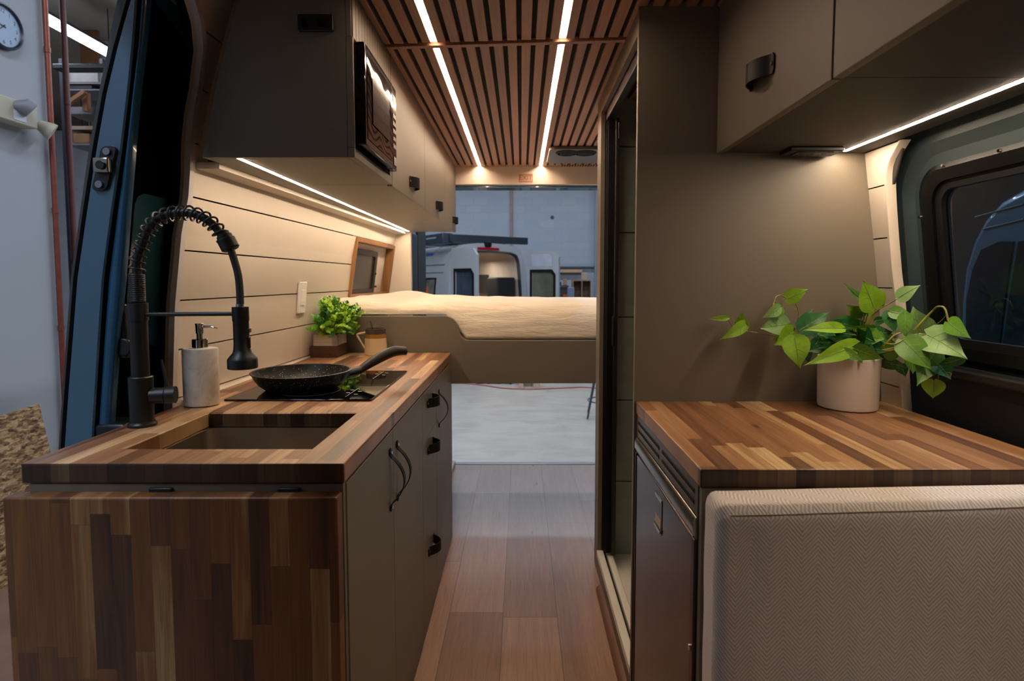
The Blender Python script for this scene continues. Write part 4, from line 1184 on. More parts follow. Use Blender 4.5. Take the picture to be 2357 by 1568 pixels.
# seam round the front face
hy, hz = (by1-by0)/2, (bz1-bz0)/2
it = min(range(len(PP)), key=lambda i: (PP[i][0]+hy*.96)**2 + (PP[i][1]-hz*.96)**2)
seam = [Vector(crow[k][it]) + Vector((0, -.0005, .0003)) for k in range(4, NXb-3)]
left = [Vector(crow[3][i]) + Vector((.0, -.0006, 0)) for i in range(len(PP)) if abs(PP[i][0]+hy) < .004 and PP[i][1] < hz*.95]
left.sort(key=lambda p: -p.z)
o = MB().tube([seam[0]] + seam[1:], .0011, 6).build('seam', plain('seam_thread', '6f635a', .9), bk, smooth=60)

# seat of the bench below the backrest
MB().box(.345, .36, .40, 1.02, .930, .52).build('seat_cushion', M['herring'], bk, bevel=.025, seg=4)
MB().box(.36, .38, 0, 1.02, 1.02, .398).build('bench_box', M['taupe'], bk, bevel=.003)
# ------------------------------------------------------------------ trailing plant
pc0 = Vector((.897, 1.548, CZ))
pl_ = thing('potted_plant', 'trailing plant with heart shaped leaves in a white cylinder pot', 'plant', pc0)
zt = atY(1974, 830, 1.48).z - CZ
MB().lathe([(.066, 0), (.0725, .003), (.0745, .010), (.0768, zt), (.0748, zt+.002), (.0728, zt), (.071, zt-.03), (.001, zt-.032)], pc0 + Vector((0, 0, .0005)), 56).build('pot', plain('cream_white_pot', 'd9ccbf', .42, var=.02), pl_, smooth=40)
MB().lathe([(.001, zt-.034), (.0705, zt-.034), (.0705, zt-.028), (.001, zt-.026)], pc0, 32).build('soil', plain('dark_moss', '1f1c10', .95), pl_)
LV = []
def A(u, v): return (1620 + u/5.06, 630 + v/5.06)
def Bq(u, v): return (1900 + u/4.753, 630 + v/4.753)
# (base, tip, width px, depth y at base, at tip, shade)
def clampY(px, y): return min(y, FPX*1.030/(px-CX)) if px > 2050 else y
def L(b, t_, w, y0, y1, c): LV.append((b, t_, w, clampY(b[0], y0), clampY(t_[0], y1), c))
L(A(275,515), A(32,526), 13, 1.575, 1.57, 0); L(A(440,650), A(440,430), 29, 1.57, 1.56, 0); L(A(485,588), A(185,772), 27, 1.56, 1.545, 0)
L(A(962,290), A(1218,180), 33, 1.54, 1.53, 0); L(A(880,395), A(676,516), 24, 1.50, 1.49, 3); L(A(900,390), A(720,505), 30, 1.54, 1.54, 1)
L(A(975,590), A(630,640), 46, 1.56, 1.54, 3); L(A(1045,680), A(815,835), 42, 1.53, 1.51, 0); L(A(900,760), A(790,768), 14, 1.54, 1.54, 0)
L(A(1060,745), A(1122,1112), 52, 1.47, 1.45, 0); L(A(1130,650), A(1470,450), 46, 1.52, 1.52, 2); L(A(1130,570), A(1280,395), 18, 1.55, 1.55, 2)
L(A(1600,640), A(1140,664), 24, 1.47, 1.45, 0); L(A(1760,570), A(1400,585), 30, 1.55, 1.53, 2); L(A(1600,790), A(1325,800), 28, 1.49, 1.47, 2)
L((1967,795), (1850,842), 38, 1.46, 1.43, 0); L((1967,803), (2034,827), 32, 1.45, 1.43, 1); L((1938,808), (1988,832), 20, 1.45, 1.44, 1)
L(Bq(530,370), Bq(402,72), 52, 1.50, 1.49, 0); L(Bq(372,262), Bq(180,90), 15, 1.55, 1.54, 3); L(Bq(410,440), Bq(225,335), 32, 1.53, 1.52, 0)
L(Bq(420,445), Bq(545,350), 24, 1.54, 1.54, 0); L(Bq(800,265), Bq(1042,125), 30, 1.50, 1.49, 3); L(Bq(610,360), Bq(600,185), 14, 1.53, 1.53, 1)
L(Bq(710,420), Bq(965,462), 28, 1.49, 1.47, 1); L(Bq(690,420), Bq(752,645), 27, 1.50, 1.48, 2); L(Bq(1085,665), Bq(955,355), 54, 1.47, 1.46, 3)
L(Bq(875,450), Bq(880,712), 27, 1.43, 1.42, 1); L(Bq(1105,665), Bq(1558,937), 62, 1.42, 1.39, 3); L(Bq(1345,530), Bq(1600,716), 34, 1.45, 1.43, 1)
L(Bq(850,730), Bq(1170,1062), 52, 1.42, 1.38, 1); L(Bq(1190,860), Bq(995,1235), 46, 1.44, 1.40, 1); L(Bq(940,920), Bq(955,1102), 27, 1.46, 1.44, 1)
L(Bq(1185,1170), Bq(1173,1372), 40, 1.44, 1.43, 0); L(Bq(600,940), Bq(925,1035), 28, 1.52, 1.49, 2); L(Bq(640,850), Bq(880,830), 40, 1.48, 1.45, 1)
L(Bq(830,1000), Bq(880,1130), 24, 1.53, 1.52, 2); L(Bq(1500,925), Bq(1240,990), 20, 1.47, 1.46, 2); L(Bq(1240,1000), Bq(1375,1165), 34, 1.48, 1.47, 2)
L(Bq(420,610), Bq(20,500), 34, 1.55, 1.53, 2); L(Bq(510,600), Bq(190,590), 18, 1.50, 1.49, 1); L(Bq(120,640), Bq(345,672), 16, 1.48, 1.46, 2)
L(Bq(320,760), Bq(0,690), 26, 1.49, 1.46, 2); L(Bq(660,710), Bq(510,760), 22, 1.50, 1.49, 2); L(Bq(540,520), Bq(690,495), 18, 1.55, 1.55, 2)
L(Bq(820,500), Bq(760,650), 22, 1.54, 1.53, 2); L((1850,795), (1862,838), 28, 1.57, 1.56, 2); L((1882,785), (1862,815), 24, 1.55, 1.54, 2)
L((1900,770), (1935,760), 26, 1.56, 1.56, 2); L((1960,770), (2010,748), 30, 1.57, 1.56, 2); L((2020,790), (2060,770), 28, 1.55, 1.54, 2); L((1990,800), (1940,770), 30, 1.56, 1.55, 2)
L((2060,800), (2100,812), 30, 1.52, 1.50, 2); L((2090,800), (2140,790), 34, 1.50, 1.48, 1); L((1880,760), (1900,800), 26, 1.57, 1.56, 2); L((2120,800), (2150,850), 34, 1.47, 1.46, 2)
leafm = []
for nm, c1, c2 in (('lime', '6f9a1c', '8cb52a'), ('mid', '4c7d1f', '63962c'), ('deep', '1c5a28', '2f7336'), ('pale', '6f9455', '86a968')):
    t = NT('heart_leaf_' + nm); v = t.coord(); f = t.noise(v, 26, 4); t.col(t.ramp(f, [(.3, lin(c1)), (.7, lin(c2))])); t.set(.42)
    t.b.inputs['Subsurface Weight'].default_value = 0; t.bump(t.noise(v, 90, 3), .15, .002); leafm.append(t.mat)
veinm = plain('leaf_vein', '7d9e4c', .5); stemm = plain('olive_stem', '86802e', .5, var=.12)
m = MB(); vn = MB(); st = MB(); random.seed(11)
OUT = [(0, .16), (.05, .70), (.14, .97), (.27, 1.03), (.42, .93), (.58, .70), (.73, .42), (.85, .19), (.93, .08), (1, 0)]
core = pc0 + Vector((0, -.01, zt + .02))
rl = random.Random(21)
for k in range(26):
    a = PI*(1.04 + .92*(k % 13)/12) + rl.uniform(-.12, .12); ring_ = k // 13
    d_ = Vector((math.cos(a)*1.15, math.sin(a)*.72, 0))
    p0 = core + d_*(.028 + .012*ring_) + Vector((0, 0, .012 + .03*ring_))
    p1 = core + d_*(.098 + .020*rl.random() - .012*ring_) + Vector((0, 0, rl.uniform(-.030, .012) + .048*ring_))
    LV.append((p0, p1, rl.uniform(34, 46), 0, 0, rl.choice((1, 2, 2, 1, 2, 0))))
for i, (b, t_, w, y0, y1, c) in enumerate(LV):
    P0, P1 = (b, t_) if isinstance(b, Vector) else (atY(*b, y0), atY(*t_, y1)); ax_ = P1 - P0; ln_ = ax_.length; ax_.normalize()
    view = ((P0+P1)/2 - Vector((0, 0, CAMZ))).normalized()
    sd_ = ax_.cross(view).normalized(); nn = sd_.cross(ax_).normalized()
    if nn.dot(view) > 0: nn = -nn
    tw = random.uniform(-.45, .45); q = Matrix.Rotation(tw, 3, ax_); sd_ = q @ sd_; nn = q @ nn
    hw = w*1.12/FPX*1.46*.5/max(.6, math.cos(tw)); cup = random.uniform(.05, .22); bend = random.uniform(.04, .16)*ln_
    rows = []
    for s, ww in OUT:
        c_ = P0 + ax_*(ln_*s) + nn*(bend*4*s*(1-s)*.5)
        back = .10*ln_*(1-s)**6
        r = []
        for e in (-1, -.66, -.33, 0, .33, .66, 1):
            p = c_ + sd_*(hw*ww*e) + nn*(cup*hw*abs(e)*ww*.9 + .05*hw*math.sin(s*9+i)*abs(e)) - ax_*(back*abs(e)*1.2)
            p.y = min(p.y, PY-.006); r.append(p)
        rows.append(r)
    m.grid(rows, c)
    mid_ = [P0 + ax_*(ln_*s) + nn*(bend*2*s*(1-s) + .0008) for s in (0, .2, .4, .6, .8, .96)]
    vn.tube(mid_, [.0010, .0008, .0007, .0005, .0004, .0002], 5)
    if ln_ > .05:
        for s in (.18, .36, .54):
            for sg in (-1, 1):
                a_ = P0 + ax_*(ln_*s) + nn*(bend*2*s*(1-s) + .0006); ww = interp([(x, y) for x, y in OUT], min(.99, s+.14))
                e_ = P0 + ax_*(ln_*(s+.14)) + sd_*(sg*hw*ww*.7) + nn*(bend*2*(s+.14)*(.86-s) + cup*hw*.7*ww*.9 + .0008)
                vn.tube([a_, e_], [.0004, .0002], 4)
m.build('foliage', leafm, pl_, fix=False, smooth=70); vn.build('vein', veinm, pl_, smooth=60)
def stem(pts, r=.0016):
    st.tube(catmull([Vector(p) for p in pts], 8), r, 6)
def sp3(lst): return [atY(x, y, clampY(x, d)) for x, y, d in lst]
stem(sp3([(1960, 800, 1.53), (1860, 790, 1.55), (1790, 775, 1.56), (1740, 766, 1.57), (1715, 762, 1.575), (1690, 755, 1.575), (1676, 735, 1.575)]))
stem(sp3([(1725, 764, 1.57), (1717, 750, 1.565), (1712, 738, 1.56)]), .001)
stem(sp3([(1672, 718, 1.58), (1684, 728, 1.58), (1690, 740, 1.57)]), .0008)
stem(sp3([(1855, 775, 1.54), (1837, 760, 1.54), (1838, 720, 1.54), (1832, 700, 1.54), (1824, 693, 1.54)]), .0016)
stem(sp3([(1811, 687, 1.54), (1798, 680, 1.54), (1786, 684, 1.53), (1781, 700, 1.52), (1779, 712, 1.50)]), .0015)
stem(sp3([(1811, 687, 1.54), (1800, 692, 1.54), (1795, 706, 1.54)]), .0012)
for k in range(3):
    stem(sp3([(1803, 698+k*4, 1.54), (1813, 697+k*5, 1.54), (1818, 705+k*3, 1.54), (1826, 706+k*3, 1.54), (1834, 712, 1.54)]), .0006)
for px in (1980, 1986, 1992): stem(sp3([(px, 770, 1.54), (px+1, 740, 1.53), (px+6, 722, 1.52)]), .0015)
for k in range(6): stem(sp3([(1985+k*3, 755, 1.53), (2010+k*3, 722-k*2, 1.53), (2035+k*4, 705-k*2, 1.52), (2066, 688, 1.51)]), .0009)
stem(sp3([(2035, 797, 1.44), (2047, 783, 1.43), (2060, 771, 1.43), (2085, 762, 1.43)]), .0022)
stem(sp3([(2104, 760, 1.44), (2143, 719, 1.44), (2160, 706, 1.44), (2175, 711, 1.44), (2183, 740, 1.45)]), .0024)
stem(sp3([(2170, 707, 1.44), (2178, 722, 1.44), (2170, 735, 1.44), (2158, 745, 1.45)]), .0009)
stem(sp3([(2035, 790, 1.43), (2060, 792, 1.42), (2084, 779, 1.42)]), .0018); stem(sp3([(2105, 770, 1.43), (2132, 770, 1.42)]), .0016)
for k in range(5): stem(sp3([(2030, 806, 1.42), (2050+k*3, 808-k*2, 1.42), (2072+k*2, 800+k*2, 1.42)]), .0009)
stem(sp3([(2160, 872, 1.44), (2159, 850, 1.45), (2150, 825, 1.46)]), .0010)
stem(sp3([(2184, 872, 1.46), (2190, 860, 1.46), (2178, 858, 1.46), (2172, 864, 1.46)]), .0009)
st.each('stem', stemm, pl_, smooth=60)
# ================================================================== THE WAREHOUSE
GZ = -.70; BWY = 15.6
t = NT('painted_concrete_block'); v = t.coord(); br = t.n('ShaderNodeTexBrick')
for k, x in (('Scale', 1.0), ('Mortar Size', .012), ('Brick Width', .40), ('Row Height', .20), ('Mortar Smooth', .4)): br.inputs[k].default_value = x
br.inputs['Color1'].default_value = lin('a3a9b2'); br.inputs['Color2'].default_value = lin('9ba3b0'); br.inputs['Mortar'].default_value = lin('99a1ae')
X_ = t.sep(v); t.l(t.comb(X_[0], X_[2], 0.0), br.inputs['Vector'])
t.col(br.outputs['Color']); t.set(.75); M['block_wall'] = t.mat
M['plaster'] = plain('grey_white_wall', 'a3a6ac', .7, var=.03, scale=1.5)
t = NT('polished_concrete'); v = t.coord(); f = t.noise(t.scale(v, (1, 2.2, 1)), 2.2, 7, .62, .5)
t.col(t.ramp(f, [(.25, lin('9a928a')), (.5, lin('aca49b')), (.75, lin('b6afa7'))])); t.set(.42); M['concrete'] = t.mat
struct(MB().box(-12, -3.5, GZ-.1, 9, BWY, GZ).build('floor_warehouse', M['concrete']))
struct(MB().box(-12, BWY, GZ, 9, BWY+.2, 5.2).build('wall_warehouse_rear', M['block_wall']))
WX = -3.6
struct(MB().box(WX-.15, -3.5, GZ, WX, 4.43, 5.0).build('wall_warehouse_left', M['plaster'], bevel=.006))
struct(MB().box(-12.2, 3.0, GZ, -12, BWY, 5.2).build('wall_warehouse_far', plain('shed_wall_grey', '5d5750', .8, var=.2, scale=.8)))
struct(MB().box(9, -3.5, GZ, 9.2, BWY, 5.2).build('wall_warehouse_right', plain('dim_shed_wall', '4a4a4c', .8, var=.15, scale=.8)))
struct(MB().box(-12, -3.5, 5.2, 9, BWY, 5.3).build('ceiling_warehouse', plain('roof_insulation', '8a8078', .9, var=.25, scale=.7)))
struct(MB().box(-12, -3.7, GZ, 9, -3.5, 5.2).build('wall_warehouse_front', M['plaster']))

# pipes on the walls
cop = plain('copper_pipe', '8a4a3c', .4, .5, var=.15, scale=20)
def wpt(px, py, off=0): return atX(px, py, WX + off)
def pipe(name, lab, p0, p1, r, mat, grp=None):
    p0, p1 = Vector(p0), Vector(p1)
    lo, hi = (p0, p1) if p0.z < p1.z else (p1, p0)
    e = thing(name, lab, 'pipe', lo, grp)
    MB().tube([p0, p1], r, 12).build('tube', mat, e, smooth=60)
    m = MB(); d = (p1-p0)
    for s in (.2, .38, .62, .83):
        c = p0 + d*s; m.tube([c - d.normalized()*.02, c + d.normalized()*.02], r*1.18, 12)
    m.each('coupling', mat, e, smooth=60); return e
a = wpt(106, 60, .03)
pipe('copper_pipe', 'copper pipe running up the white warehouse wall right of the clock', (WX+.03, a.y, GZ+.6), (WX+.03, a.y, 4.9), .019, cop)
c2 = atX(158, 300, WX-.25)
pipe('sprinkler_pipe', 'dark red pipe standing just behind the end of the white warehouse wall', (WX-.25, c2.y, GZ), (WX-.25, c2.y, 4.9), .022, plain('dark_red_pipe', '6a3a38', .5, var=.1))
q = atY(1177, 480, BWY-.05)
pipe('copper_pipe', 'thin copper pipe running up the rear block wall above the van roof rack', (q.x, BWY-.05, 1.8), (q.x, BWY-.05, 5.1), .03, plain('copper_far', 'a08078', .5, .2))
q = atY(1371, 500, BWY-.06)
pipe('grey_pipe', 'grey pipe running up the rear block wall at the right edge of the doorway view', (q.x, BWY-.20, GZ), (q.x, BWY-.20, 5.1), .045, plain('grey_pipe_paint', '7d8a9c', .5))
q = atY(1300, 613, BWY-.08)
pipe('grey_pipe', 'grey pipe running level along the rear block wall behind the workbench', (q.x-.6, BWY-.08, q.z), (q.x+3, BWY-.08, q.z), .04, plain('grey_pipe_paint_b', '7d8a9c', .5))
q = atY(1271, 500, BWY)
tag(MB().lathe([(.045, 0), (.045, -.03), (.02, -.035), (.001, -.035)], (q.x, BWY-.001, q.z), 20, axis='Y').build('wall_plug', plain('dark_plug', '3b4048', .6)), 'small dark round plug on the rear block wall, right of the copper pipe', 'plug')

# clock
cq = wpt(0, 60); R_ = .155
ckk = thing('wall_clock', 'round black rimmed wall clock at the left edge on the white warehouse wall', 'clock', (WX+.03, cq.y, cq.z))
n = 48
MB().lathe([(R_-.022, .028), (R_-.014, .040), (R_-.004, .038), (R_, .026), (R_, .001)], (WX, cq.y, cq.z), n, axis='X', caps=False).build('rim', plain('navy_rim', '1b2233', .35), ckk, smooth=40)
MB().lathe([(R_-.016, .004), (R_-.016, .022)], (WX, cq.y, cq.z), n, axis='X').build('dial', plain('dial_white', 'b4c2d0', .5, var=.01), ckk)
m = MB()
for h in range(1, 13):
    a = PI/2 - h*PI/6; rr_ = .105
    vs, fs = text_verts(str(h), .036)
    m.add([(WX+.0228, cq.y + rr_*math.cos(a) + p.x, cq.z + rr_*math.sin(a) + p.y) for p in vs], fs)
m.build('numeral', M['black'], ckk, fix=False, smooth=0)
m = MB()
for a, l, w in ((PI*.95, .065, .006), (PI*1.25, .095, .004)):
    d_ = Vector((0, math.cos(a), math.sin(a))); s_ = Vector((0, -d_.z, d_.y))*w
    c = Vector((WX+.0245, cq.y, cq.z)); m.add([c-s_-d_*.02, c+s_-d_*.02, c+d_*l+s_*.4, c+d_*l-s_*.4], [(0, 1, 2, 3)])
m.build('hand', M['black'], ckk, fix=False, smooth=0)
tg = glassy('clock_glass', (.92, .95, 1.0)); MB().add([(WX+.0262, cq.y + (R_-.015)*math.cos(2*PI*i/n), cq.z + (R_-.015)*math.sin(2*PI*i/n)) for i in range(n)], [list(range(n))]).build('glass', tg, ckk, smooth=0)

# emergency light unit
eq = wpt(15, 262); em = thing('emergency_light', 'beige twin-head emergency light on the white warehouse wall below the clock', 'light fitting', (WX+.06, eq.y, eq.z))
eb = plain('beige_plastic', 'b3aa96', .5, var=.04)
by0_, by1_ = eq.y - .25, wpt(51, 262).y
MB().box(WX+.001, by0_, eq.z-.075, WX+.11, by1_, eq.z+.085).build('housing', eb, em, bevel=.008)
MB().box(WX+.111, by0_+.18, eq.z-.055, WX+.113, by0_+.28, eq.z+.01).build('sticker', plain('sticker_white', 'c8cbd6', .5), em)
hp0 = Vector((WX+.10, by1_+.075, eq.z-.045))
m = MB(); m.tube([(WX+.06, by1_, eq.z-.02), tuple(hp0)], .012, 8); m.build('arm', eb, em)
dd_ = Vector((.6, .5, -.45)).normalized()
MB().tube([hp0 - dd_*.05, hp0 - dd_*.045, hp0 + dd_*.03, hp0 + dd_*.05], [.02, .035, .062, .064], 16).build('lamp_head', eb, em, smooth=40)
hp1 = Vector((WX+.14, eq.y+.0, eq.z+.045))
MB().tube([hp1 - Vector((.05, .05, 0)), hp1, hp1 + Vector((.02, .02, -.02))], [.03, .06, .055], 16).build('lamp_head', plain('grey_head', '7f7f84', .5), em, smooth=40)

# OSB board leaning at the wall
t = NT('osb_flakes'); v = t.coord()
def vor(rz, sc):
    mp = t.n('ShaderNodeMapping'); mp.inputs['Rotation'].default_value = (rz, 0, 0); mp.inputs['Scale'].default_value = sc; t.l(v, mp.inputs['Vector'])
    vo = t.n('ShaderNodeTexVoronoi'); vo.inputs['Scale'].default_value = 1; t.l(mp.outputs[0], vo.inputs['Vector']); return t.white(vo.outputs['Position'])
nz = t.n('ShaderNodeTexNoise'); nz.inputs['Scale'].default_value = 30; t.l(v, nz.inputs['Vector']); v = t.mix(.03, v, nz.outputs['Color'])
a_ = vor(.5, (10, 22, 80)); b_ = vor(-.7, (10, 24, 90)); c_ = vor(1.5, (10, 20, 70))
f = t.math('ADD', t.math('MULTIPLY', a_, .4), t.math('ADD', t.math('MULTIPLY', b_, .35), t.math('MULTIPLY', c_, .25)))
t.col(t.ramp(f, [(.22, lin('4c321d')), (.5, lin('946e46')), (.78, lin('cba676'))])); t.set(.8)
o1, o2 = wpt(84, 930, .12), wpt(105, 1035, .12)
osb = MB(); yy = o1.y
osb.add([(WX+.30, yy-1.6, GZ+.021), (WX+.30, yy+.015, GZ+.021), (WX+.12, yy, o1.z), (WX+.12, yy-1.6, o1.z-.10), (WX+.32, yy-1.6, GZ+.021), (WX+.32, yy+.015, GZ+.021), (WX+.14, yy, o1.z), (WX+.14, yy-1.6, o1.z-.10)],
        [(3,2,1,0),(4,5,6,7),(0,1,5,4),(1,2,6,5),(2,3,7,6),(3,0,4,7)])
tag(osb.build('osb_board', t.mat), 'flaky brown strand board leaning against the white warehouse wall at lower left', 'board')

tag(MB().box(-3.5, 1.5, GZ+.0005, -1.7, 3.75, GZ+.02).build('plywood_sheet', plain('brown_ply_floor', '7a5a48', .7, var=.15, scale=3), bevel=.003), 'brown plywood sheet lying on the floor before the leaning strand board', 'board')
# beyond the wall: steel beam, timber brackets, shelving, tubes, far white panels
def BX(name, lab, cat, px0, py0, px1, py1, Y_, depth, mat, grp=None, ztop=None):
    p, q = atY(px0, py1, Y_), atY(px1, py0, Y_)
    if ztop: q.z = ztop
    return tag(MB().box(p.x, Y_, p.z, q.x, Y_+depth, q.z).build(name, mat, bevel=.01), lab, cat, grp)
timber = plain('rack_timber', '8a5a30', .6, var=.2, scale=8)
steelk = plain('black_steel', '23252f', .5)
BX('steel_beam', 'black steel beam crossing behind the sliding door at upper left', 'beam', 120, 146, 262, 158, 7.0, .15, steelk)
def beam(name, lab, pts, Y_, w, mat, cat='timber'):
    a, b = atY(*pts[0], Y_), atY(*pts[1], Y_); d = (b-a).normalized(); s_ = Vector((-d.z, 0, d.x))*w/2
    return tag(MB().prism([a+s_, b+s_, b-s_, a-s_], (0, .12, 0)).build(name, mat, bevel=.004), lab, cat)
beam('timber_rafter', 'slanting brown timber under the warehouse roof above the glowing tube', ((185, -12), (270, 40)), 8.95, .13, timber)

# timber and steel rack with what lies on it
def RB(px0, py0, px1, py1, Y_, depth):
    p, q = atY(px0, py1, Y_), atY(px1, py0, Y_); return MB().box(p.x, Y_, p.z, q.x, Y_+depth, q.z)
rkp = atY(160, 300, 7.7)
rack = thing('storage_rack', 'tall storage rack with timber brackets between the white wall and the blue sliding door', 'rack', (rkp.x+.3, 8.0, GZ))
for px in (150, 243):
    u = atY(px, 300, 7.75); MB().box(u.x-.02, 7.72, GZ, u.x+.02, 7.76, 4.2).build('upright', steelk, rack); MB().box(u.x-.02, 8.2, GZ, u.x+.02, 8.24, 4.2).build('upright', steelk, rack)
for py0, py1, mt in ((190, 193, 'rack_shelf_a'), (205, 208, 'rack_shelf_b'), (246, 262, 'shelf_grey'), (290, 298, 'shelf_tan'), (330, 334, 'rack_shelf_c')):
    RB(151, py0, 242, py1, 7.78, .4).build('shelf', plain(mt, '96826c' if mt == 'shelf_tan' else '6c6a70', .7), rack)
def rbeam(pts, Y_, w, name):
    a, b = atY(*pts[0], Y_), atY(*pts[1], Y_); d = (b-a).normalized(); s_ = Vector((-d.z, 0, d.x))*w/2
    MB().prism([a+s_, b+s_, b-s_, a-s_], (0, .06, 0)).build(name, timber, rack, bevel=.004)
rbeam(((152, 238), (192, 210)), 7.60, .05, 'brace'); rbeam(((195, 256), (195, 212)), 7.68, .07, 'bracket_post')
BX('wrapped_bundle', 'dark wrapped bundle lying on the rack above its timber brace', 'bundle', 157, 194.5, 212, 205, 7.80, .3, plain('dark_wrap', '2f2b2b', .7))
BX('insulation_roll', 'pale insulation roll on the rack under the black beam', 'roll', 156, 164, 226, 190, 7.80, .3, plain('pale_roll', '9a938f', .8, var=.1))
BX('cardboard_box', 'brown cardboard carton low on the rack behind the white wall', 'box', 168, 307, 205, 330, 7.80, .3, plain('carton', '87603f', .8, var=.15))
BX('plywood_sheet', 'reddish plywood sheet hung high beneath the glowing tube', 'board', 185, 86, 225, 146, 9.2, .05, plain('ply_red', '7d5338', .7, var=.2, scale=3), ztop=5.199)
BX('white_panel', 'white panel high at the far end, right of the plywood sheet', 'panel', 212, 108.5, 262, 136, 9.6, .05, plain('far_white', 'c3c8d2', .6), ztop=5.199)
BX('white_panel', 'broad white panel on the far wall low behind the rack', 'panel', 148, 300, 300, 880, 11.5, .05, plain('far_white_b', 'a5a9b4', .7))
for p0, yb, lab in (((137, 61), 8.6, 'long glowing white tube lamp hanging beyond the end of the white wall'), ((183, 343), 12.9, 'short glowing tube lamp far off behind the sliding door edge')):
    k = 3.30 if yb < 10 else 2.64
    X_t = -6.0 if yb < 10 else -9.0
    a = atX(*p0, X_t); yA = a.y - .5 if yb < 10 else a.y
    yB_ = 8.6 if yb < 10 else a.y + .35
    tl = thing('tube_lamp', lab, 'lamp', (X_t, (yA+yB_)/2, a.z), 'tube lamps in the warehouse')
    MB().tube([(X_t, yA, a.z), (X_t, yB_, a.z)], .055 if yb < 10 else .05, 12).build('tube', M['tube'], tl, smooth=60)
    MB().box(X_t-.06, yA, a.z+.05, X_t+.06, yB_, a.z+.09).build('housing', M['aluminium'], tl)
    MB().cyl((X_t, yA+.1, a.z+.09), (X_t, yA+.1, 5.2), .006, 6).cyl((X_t, yB_-.1, a.z+.09), (X_t, yB_-.1, 5.2), .006, 6).each('hanging_wire', M['black'], tl)

# ------------------------------------------------------------------ the second van, rear doors open
ang = math.radians(33); VP = atY(1128, 800, 12.0)
XFV = Matrix.Translation((VP.x, 12.0, GZ)) @ Matrix.Rotation(ang, 4, 'Z')
van = thing('parked_van', 'silver grey high-roof van parked behind the camper with both rear doors open', 'van', XFV @ Vector((0, 2.6, 0)))
paint = plain('silver_grey_paint', 'a3a8ad', .22, 0.0, var=.02, Coat_Weight=.6); paintd = plain('dark_grey_seal', '2b323a', .5)
half = [(.93, .35), (.985, .75), (1.0, 1.15), (.985, 1.55), (.93, 2.1), (.86, 2.48), (.78, 2.62), (.62, 2.70), (.3, 2.735), (0, 2.745)]
outl = [(x, z) for x, z in half] + [(-x, z) for x, z in half[-2::-1]]
m = MB(XFV); rows = []
for y, s in ((0, .985), (.06, .997), (.2, 1.0), (2.6, 1.0), (5.0, 1.0), (5.3, .97)):
    rows.append([(x*s, y, z if z < 1 else 1 + (z-1)*(.995 if y < .03 else 1)) for x, z in outl])
m.grid(rows); m.build('body_shell', paint, van, smooth=50)
ho = [(.80, .62), (.81, 1.1), (.80, 1.6), (.765, 2.1), (.73, 2.40), (.67, 2.52), (.55, 2.57), (.3, 2.585), (0, 2.59)]
inn = [(x, z) for x, z in ho] + [(-x, z) for x, z in ho[-2::-1]]
# resample both to the same count
def resample(P, n):
    L_ = [0]
    for a, b in zip(P, P[1:]): L_.append(L_[-1] + math.hypot(b[0]-a[0], b[1]-a[1]))
    out = []; j = 0
    for i in range(n):
        s = L_[-1]*i/(n-1)
        while j < len(L_)-2 and L_[j+1] < s: j += 1
        f = (s-L_[j])/max(1e-9, L_[j+1]-L_[j]); out.append((P[j][0]+(P[j+1][0]-P[j][0])*f, P[j][1]+(P[j+1][1]-P[j][1])*f))
    return out
NO, NI = resample([(x*.985, z) for x, z in outl], 61), resample(inn, 61); NS = resample([(x*.955, .62 + (z-.62)*.978) for x, z in inn], 61)
m = MB(XFV); m.grid([[(x, 0, z) for x, z in NO], [(x, -.012, z) for x, z in NI]]); m.build('rear_frame', paint, van, fix=False, smooth=30)
m = MB(XFV); m.grid([[(x, -.013, z) for x, z in NI], [(x, -.03, z) for x, z in resample([(x*.98, .62+(z-.62)*.99) for x, z in inn], 61)], [(x, .06, z) for x, z in NS]]); m.build('door_seal', paintd, van, fix=False, smooth=50)
cw = plain('van_lining_cream', 'b0a193', .7)
m = MB(XFV); m.grid([[(x, .06, z) for x, z in NS], [(x*.97, 2.3, z) for x, z in NS]]); m.add([(x*.97, 2.3, z) for x, z in NS], [list(range(61))]); m.box(-.78, .05, .55, .78, 2.3, .64); m.build('interior_lining', cw, van, fix=False, smooth=50)
m = MB(XFV); m.box(.24, .10, .645, .70, .55, 2.03); m.build('covered_cabinet', plain('black_cover', '121214', .7), van, bevel=.03)
m = MB(XFV); m.box(.66, 1.30, 1.66, .72, 1.75, 2.10); m.build('interior_window', plain('dark_window', '2b2a2a', .2), van)
m = MB(XFV); m.box(-.30, -.03, 2.60, .22, .02, 2.655); m.build('brake_light', plain('red_lens', 'a01525', .25), van, bevel=.01)
m = MB(XFV); m.box(-.13, -.06, 2.665, .02, .03, 2.77); m.build('rear_camera', M['rubber'], van, bevel=.02)
# side details: window, moulding line, upper groove
sx = lambda z: -interp([(z_, x_) for x_, z_ in half], z) - .004
m = MB(XFV)
def sideq(m, y0, z0, y1, z1, o, mi=0):
    m.add([(sx(z0)-o, y0, z0), (sx(z0)-o, y1, z0), (sx(z1)-o, y1, z1), (sx(z1)-o, y0, z1), (sx(z0)+.03, y0, z0), (sx(z0)+.03, y1, z0), (sx(z1)+.03, y1, z1), (sx(z1)+.03, y0, z1)], [(3,2,1,0),(4,5,6,7),(0,1,5,4),(1,2,6,5),(2,3,7,6),(3,0,4,7)], mi)
sideq(m, .62, 1.62, 1.55, 2.02, .010); sw = m.build('side_window_frame', M['rubber'], van, bevel=.004)
m = MB(XFV); sideq(m, .67, 1.66, 1.08, 1.98, .014); sideq(m, 1.13, 1.66, 1.50, 1.98, .014); m.build('pane', plain('reflecting_pane', '6b675c', .15, var=.3, scale=4), sw)
